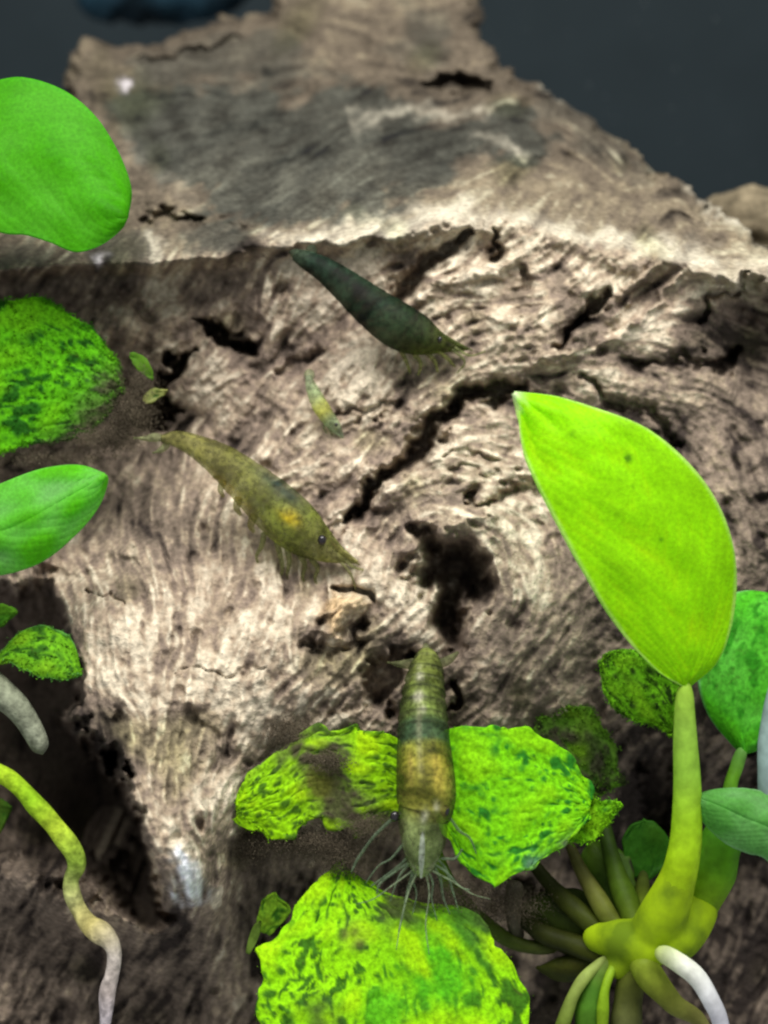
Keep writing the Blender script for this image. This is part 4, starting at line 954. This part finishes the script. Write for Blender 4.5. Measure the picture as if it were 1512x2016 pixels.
limbs(s2, [[(470, 982, d2, 9), (466, 1000, d2 + .06, 7), (474, 1014, d2 + .1, 3)], [(440, 948, d2, 8), (434, 964, d2 + .06, 6), (440, 978, d2 + .1, 3)], [(500, 1016, d2, 9), (494, 1034, d2 + .06, 7), (500, 1048, d2 + .1, 3)]], 'swimmeret', (0.28, 0.24, 0.08))
limbs(s2, [[(668, 1094, d2, 3.5), (700, 1118, d2, 2.5), (740, 1122, d2 + .05, 1.6), (775, 1110, d2 + .1, 1)], [(664, 1098, d2, 3.5), (690, 1130, d2, 2.5), (700, 1160, d2 + .05, 1.6)]], 'antenna', (0.24, 0.23, 0.10))

# --- dark shrimp under the ledge
d3 = min(wood_depth(660, 560), wood_depth(740, 620), wood_depth(830, 670)) - 0.25
s3 = thing('shrimp', 'darkest green shrimp lying diagonally just below the pale ledge', 'shrimp', at(770, 650, d3 + 0.2), 'shrimps grazing on the driftwood')
def col3(t, c, s, n, saw):
    base = ramp(t[:, 0], [0, .1, .5, .75, .88, 1.0], [(0.035, 0.05, 0.03), (0.012, 0.026, 0.016), (0.010, 0.022, 0.011), (0.014, 0.025, 0.009), (0.045, 0.055, 0.010), (0.10, 0.11, 0.03)])[:, None, :] + 0 * c[..., None]
    base = base * np.clip(1 + 0.45 * n, 0.3, 2)[..., None]
    w = (np.exp(-((t - 0.8) / 0.12) ** 2) * np.exp(-((c - 0.75) / 0.4) ** 2) * 0.35)[..., None]
    return base * (1 - w) + np.array((0.12, 0.14, 0.015)) * w
shrimp_body(s3, [(582, 502, d3 + .12, 12), (604, 512, d3 + .08, 19), (640, 532, d3 + .04, 25), (680, 562, d3, 32), (734, 606, d3 - .03, 41), (784, 641, d3 - .03, 46), (826, 661, d3, 40), (858, 673, d3 + .02, 25), (890, 681, d3 + .05, 12), (922, 688, d3 + .08, 2)],
            M_SHRIMP_DARK, col3, seg=(0.08, 0.55), seed=221, ridge=0.03)
eye(s3, 866, 668, d3 - 0.10, 5)
for A_, B_ in (([(600, 500), (590, 492), (578, 490), (568, 496)], [(596, 516), (584, 514), (574, 506), (568, 496)]), ([(606, 498), (604, 490), (610, 484), (618, 484)], [(618, 506), (622, 498), (622, 490), (618, 484)])):
    fan('tail_fan', A_, B_, d3 + .1, d3 + .12, s3, (0.05, 0.07, 0.045))
limb('rostrum', [(862, 655, d3 - .04, 5), (892, 672, d3, 4), (930, 690, d3 + .05, 1.5)], M_LIMB, s3, (0.08, 0.10, 0.03))
limbs(s3, [[(790, 690, d3, 5), (800, 712, d3 + .06, 4), (808, 735, d3 + .14, 2)], [(815, 696, d3, 5), (828, 715, d3 + .06, 4), (824, 738, d3 + .14, 2)], [(840, 694, d3, 5), (856, 712, d3 + .06, 4), (862, 732, d3 + .12, 2)],
           [(862, 690, d3, 5), (880, 705, d3 + .05, 4), (896, 722, d3 + .1, 2)]], 'leg', (0.26, 0.26, 0.09))
limbs(s3, [[(895, 684, d3, 3), (925, 700, d3 + .03, 2.2), (955, 692, d3 + .08, 1.2)], [(890, 688, d3, 3), (915, 712, d3 + .04, 2.2), (900, 735, d3 + .1, 1.2)]], 'antenna', (0.20, 0.22, 0.09))

# --- the little pale one
d4 = min(wood_depth(620, 780), wood_depth(655, 830)) - 0.12
s4 = thing('shrimp', 'tiny pale translucent young shrimp between the dark and the olive shrimp', 'shrimp', at(640, 810, d4 + 0.1), 'shrimps grazing on the driftwood')
def col4(t, c, s, n, saw):
    base = ramp(t[:, 0], [0, .3, .45, .55, .7, 1.0], [(0.26, 0.30, 0.20), (0.28, 0.36, 0.18), (0.40, 0.42, 0.10), (0.40, 0.40, 0.08), (0.28, 0.36, 0.20), (0.30, 0.34, 0.26)])[:, None, :] + 0 * c[..., None]
    return base * (1 + 0.25 * n)[..., None]
shrimp_body(s4, [(607, 740, d4 + .05, 5), (611, 756, d4 + .03, 10), (620, 778, d4, 14), (631, 800, d4 - .01, 16), (645, 821, d4, 15), (660, 841, d4 + .02, 12), (676, 862, d4 + .05, 2)], M_SHRIMP_PALE, col4, k=24, n=80, seg=(0.05, 0.5), seed=231)
eye(s4, 662, 836, d4 - 0.05, 3.5)
fan('tail_fan', [(606, 748), (600, 740), (602, 732), (610, 728)], [(614, 748), (618, 740), (616, 732), (610, 728)], d4 + .04, d4 + .06, s4, (0.3, 0.32, 0.2), M_LIMB)
limbs(s4, [[(640, 828, d4, 3), (638, 842, d4 + .05, 2.4), (644, 856, d4 + .1, 1.5)], [(650, 838, d4, 3), (652, 852, d4 + .05, 2.4), (658, 864, d4 + .1, 1.5)]], 'leg', (0.3, 0.32, 0.2))

# ------------------------------------------------------------------ silt and fluff caught on leaves and wood
def fluff(name, spots, label, seed, mat):
    r = np.random.default_rng(seed); Vs, Fs, nb = [], [], 0
    for (px, py, rx, ry, d, n) in spots:
        n = n * 9
        x = px + r.standard_normal(n) * rx * 0.5; y = py + r.standard_normal(n) * ry * 0.5
        dd = d + r.standard_normal(n) * 0.06 + 0.10 * (((x - px) / rx) ** 2 + ((y - py) / ry) ** 2)
        P = at(x, y, dd)
        L = r.uniform(0.004, 0.014, n)
        A_ = r.standard_normal((n, 3)); A_ /= np.linalg.norm(A_, axis=1)[:, None]
        B_ = np.cross(A_, r.standard_normal((n, 3))); B_ /= np.linalg.norm(B_, axis=1)[:, None]
        C_ = np.cross(A_, B_)
        w = (L * r.uniform(0.12, 0.5, n))[:, None]
        q = np.stack([P + A_ * L[:, None], P - A_ * L[:, None] + B_ * w, P - A_ * L[:, None] * .6 - B_ * w, P + C_ * w], 1)
        Vs.append(q.reshape(-1, 3)); b = nb + np.arange(n)[:, None] * 4
        Fs.append(np.concatenate([b + [0, 1, 2], b + [0, 3, 1], b + [0, 2, 3], b + [1, 3, 2]])); nb += n * 4
    o = mesh_obj(name, np.vstack(Vs), np.vstack(Fs), mat, smooth_shade=False)
    o['kind'] = 'stuff'; o['label'] = label; o['category'] = 'silt'
    return o
fluff('silt', [(255, 815, 50, 50, 20.32, 900), (215, 860, 80, 28, 20.35, 700), (280, 750, 28, 50, 20.35, 350), (100, 900, 120, 18, 20.5, 400)], 'brown silt clinging to the fuzzy leaf at the left edge', 301, M_DETRITUS)
fluff('silt', [(560, 1440, 60, 40, 19.55, 600), (590, 1660, 120, 34, 19.6, 1500), (680, 1690, 60, 40, 19.6, 600), (500, 1660, 40, 50, 19.7, 500), (650, 1500, 40, 24, 19.4, 300), (880, 1770, 90, 36, 19.55, 900), (1000, 1780, 70, 40, 19.8, 500), (720, 1630, 50, 30, 19.45, 350)],
      'brown silt gathered between the speckled leaves below the nearest shrimp', 303, M_DETRITUS)

# specks of dust hanging in the water behind the wood
r_ = np.random.default_rng(404); n_ = 260
q_, f_ = flakes(at(r_.uniform(-200, 1700, n_), r_.uniform(-150, 420, n_), r_.uniform(27, 34, n_)), r_.uniform(0.008, 0.03, n_), r_)
dust = mesh_obj('water_dust', q_, f_, mat_plain('dust', (0.16, 0.18, 0.18), 0.9, 0.0), smooth_shade=False)
dust['kind'] = 'stuff'; dust['label'] = 'faint specks of dust hanging in the dark water'; dust['category'] = 'dust'
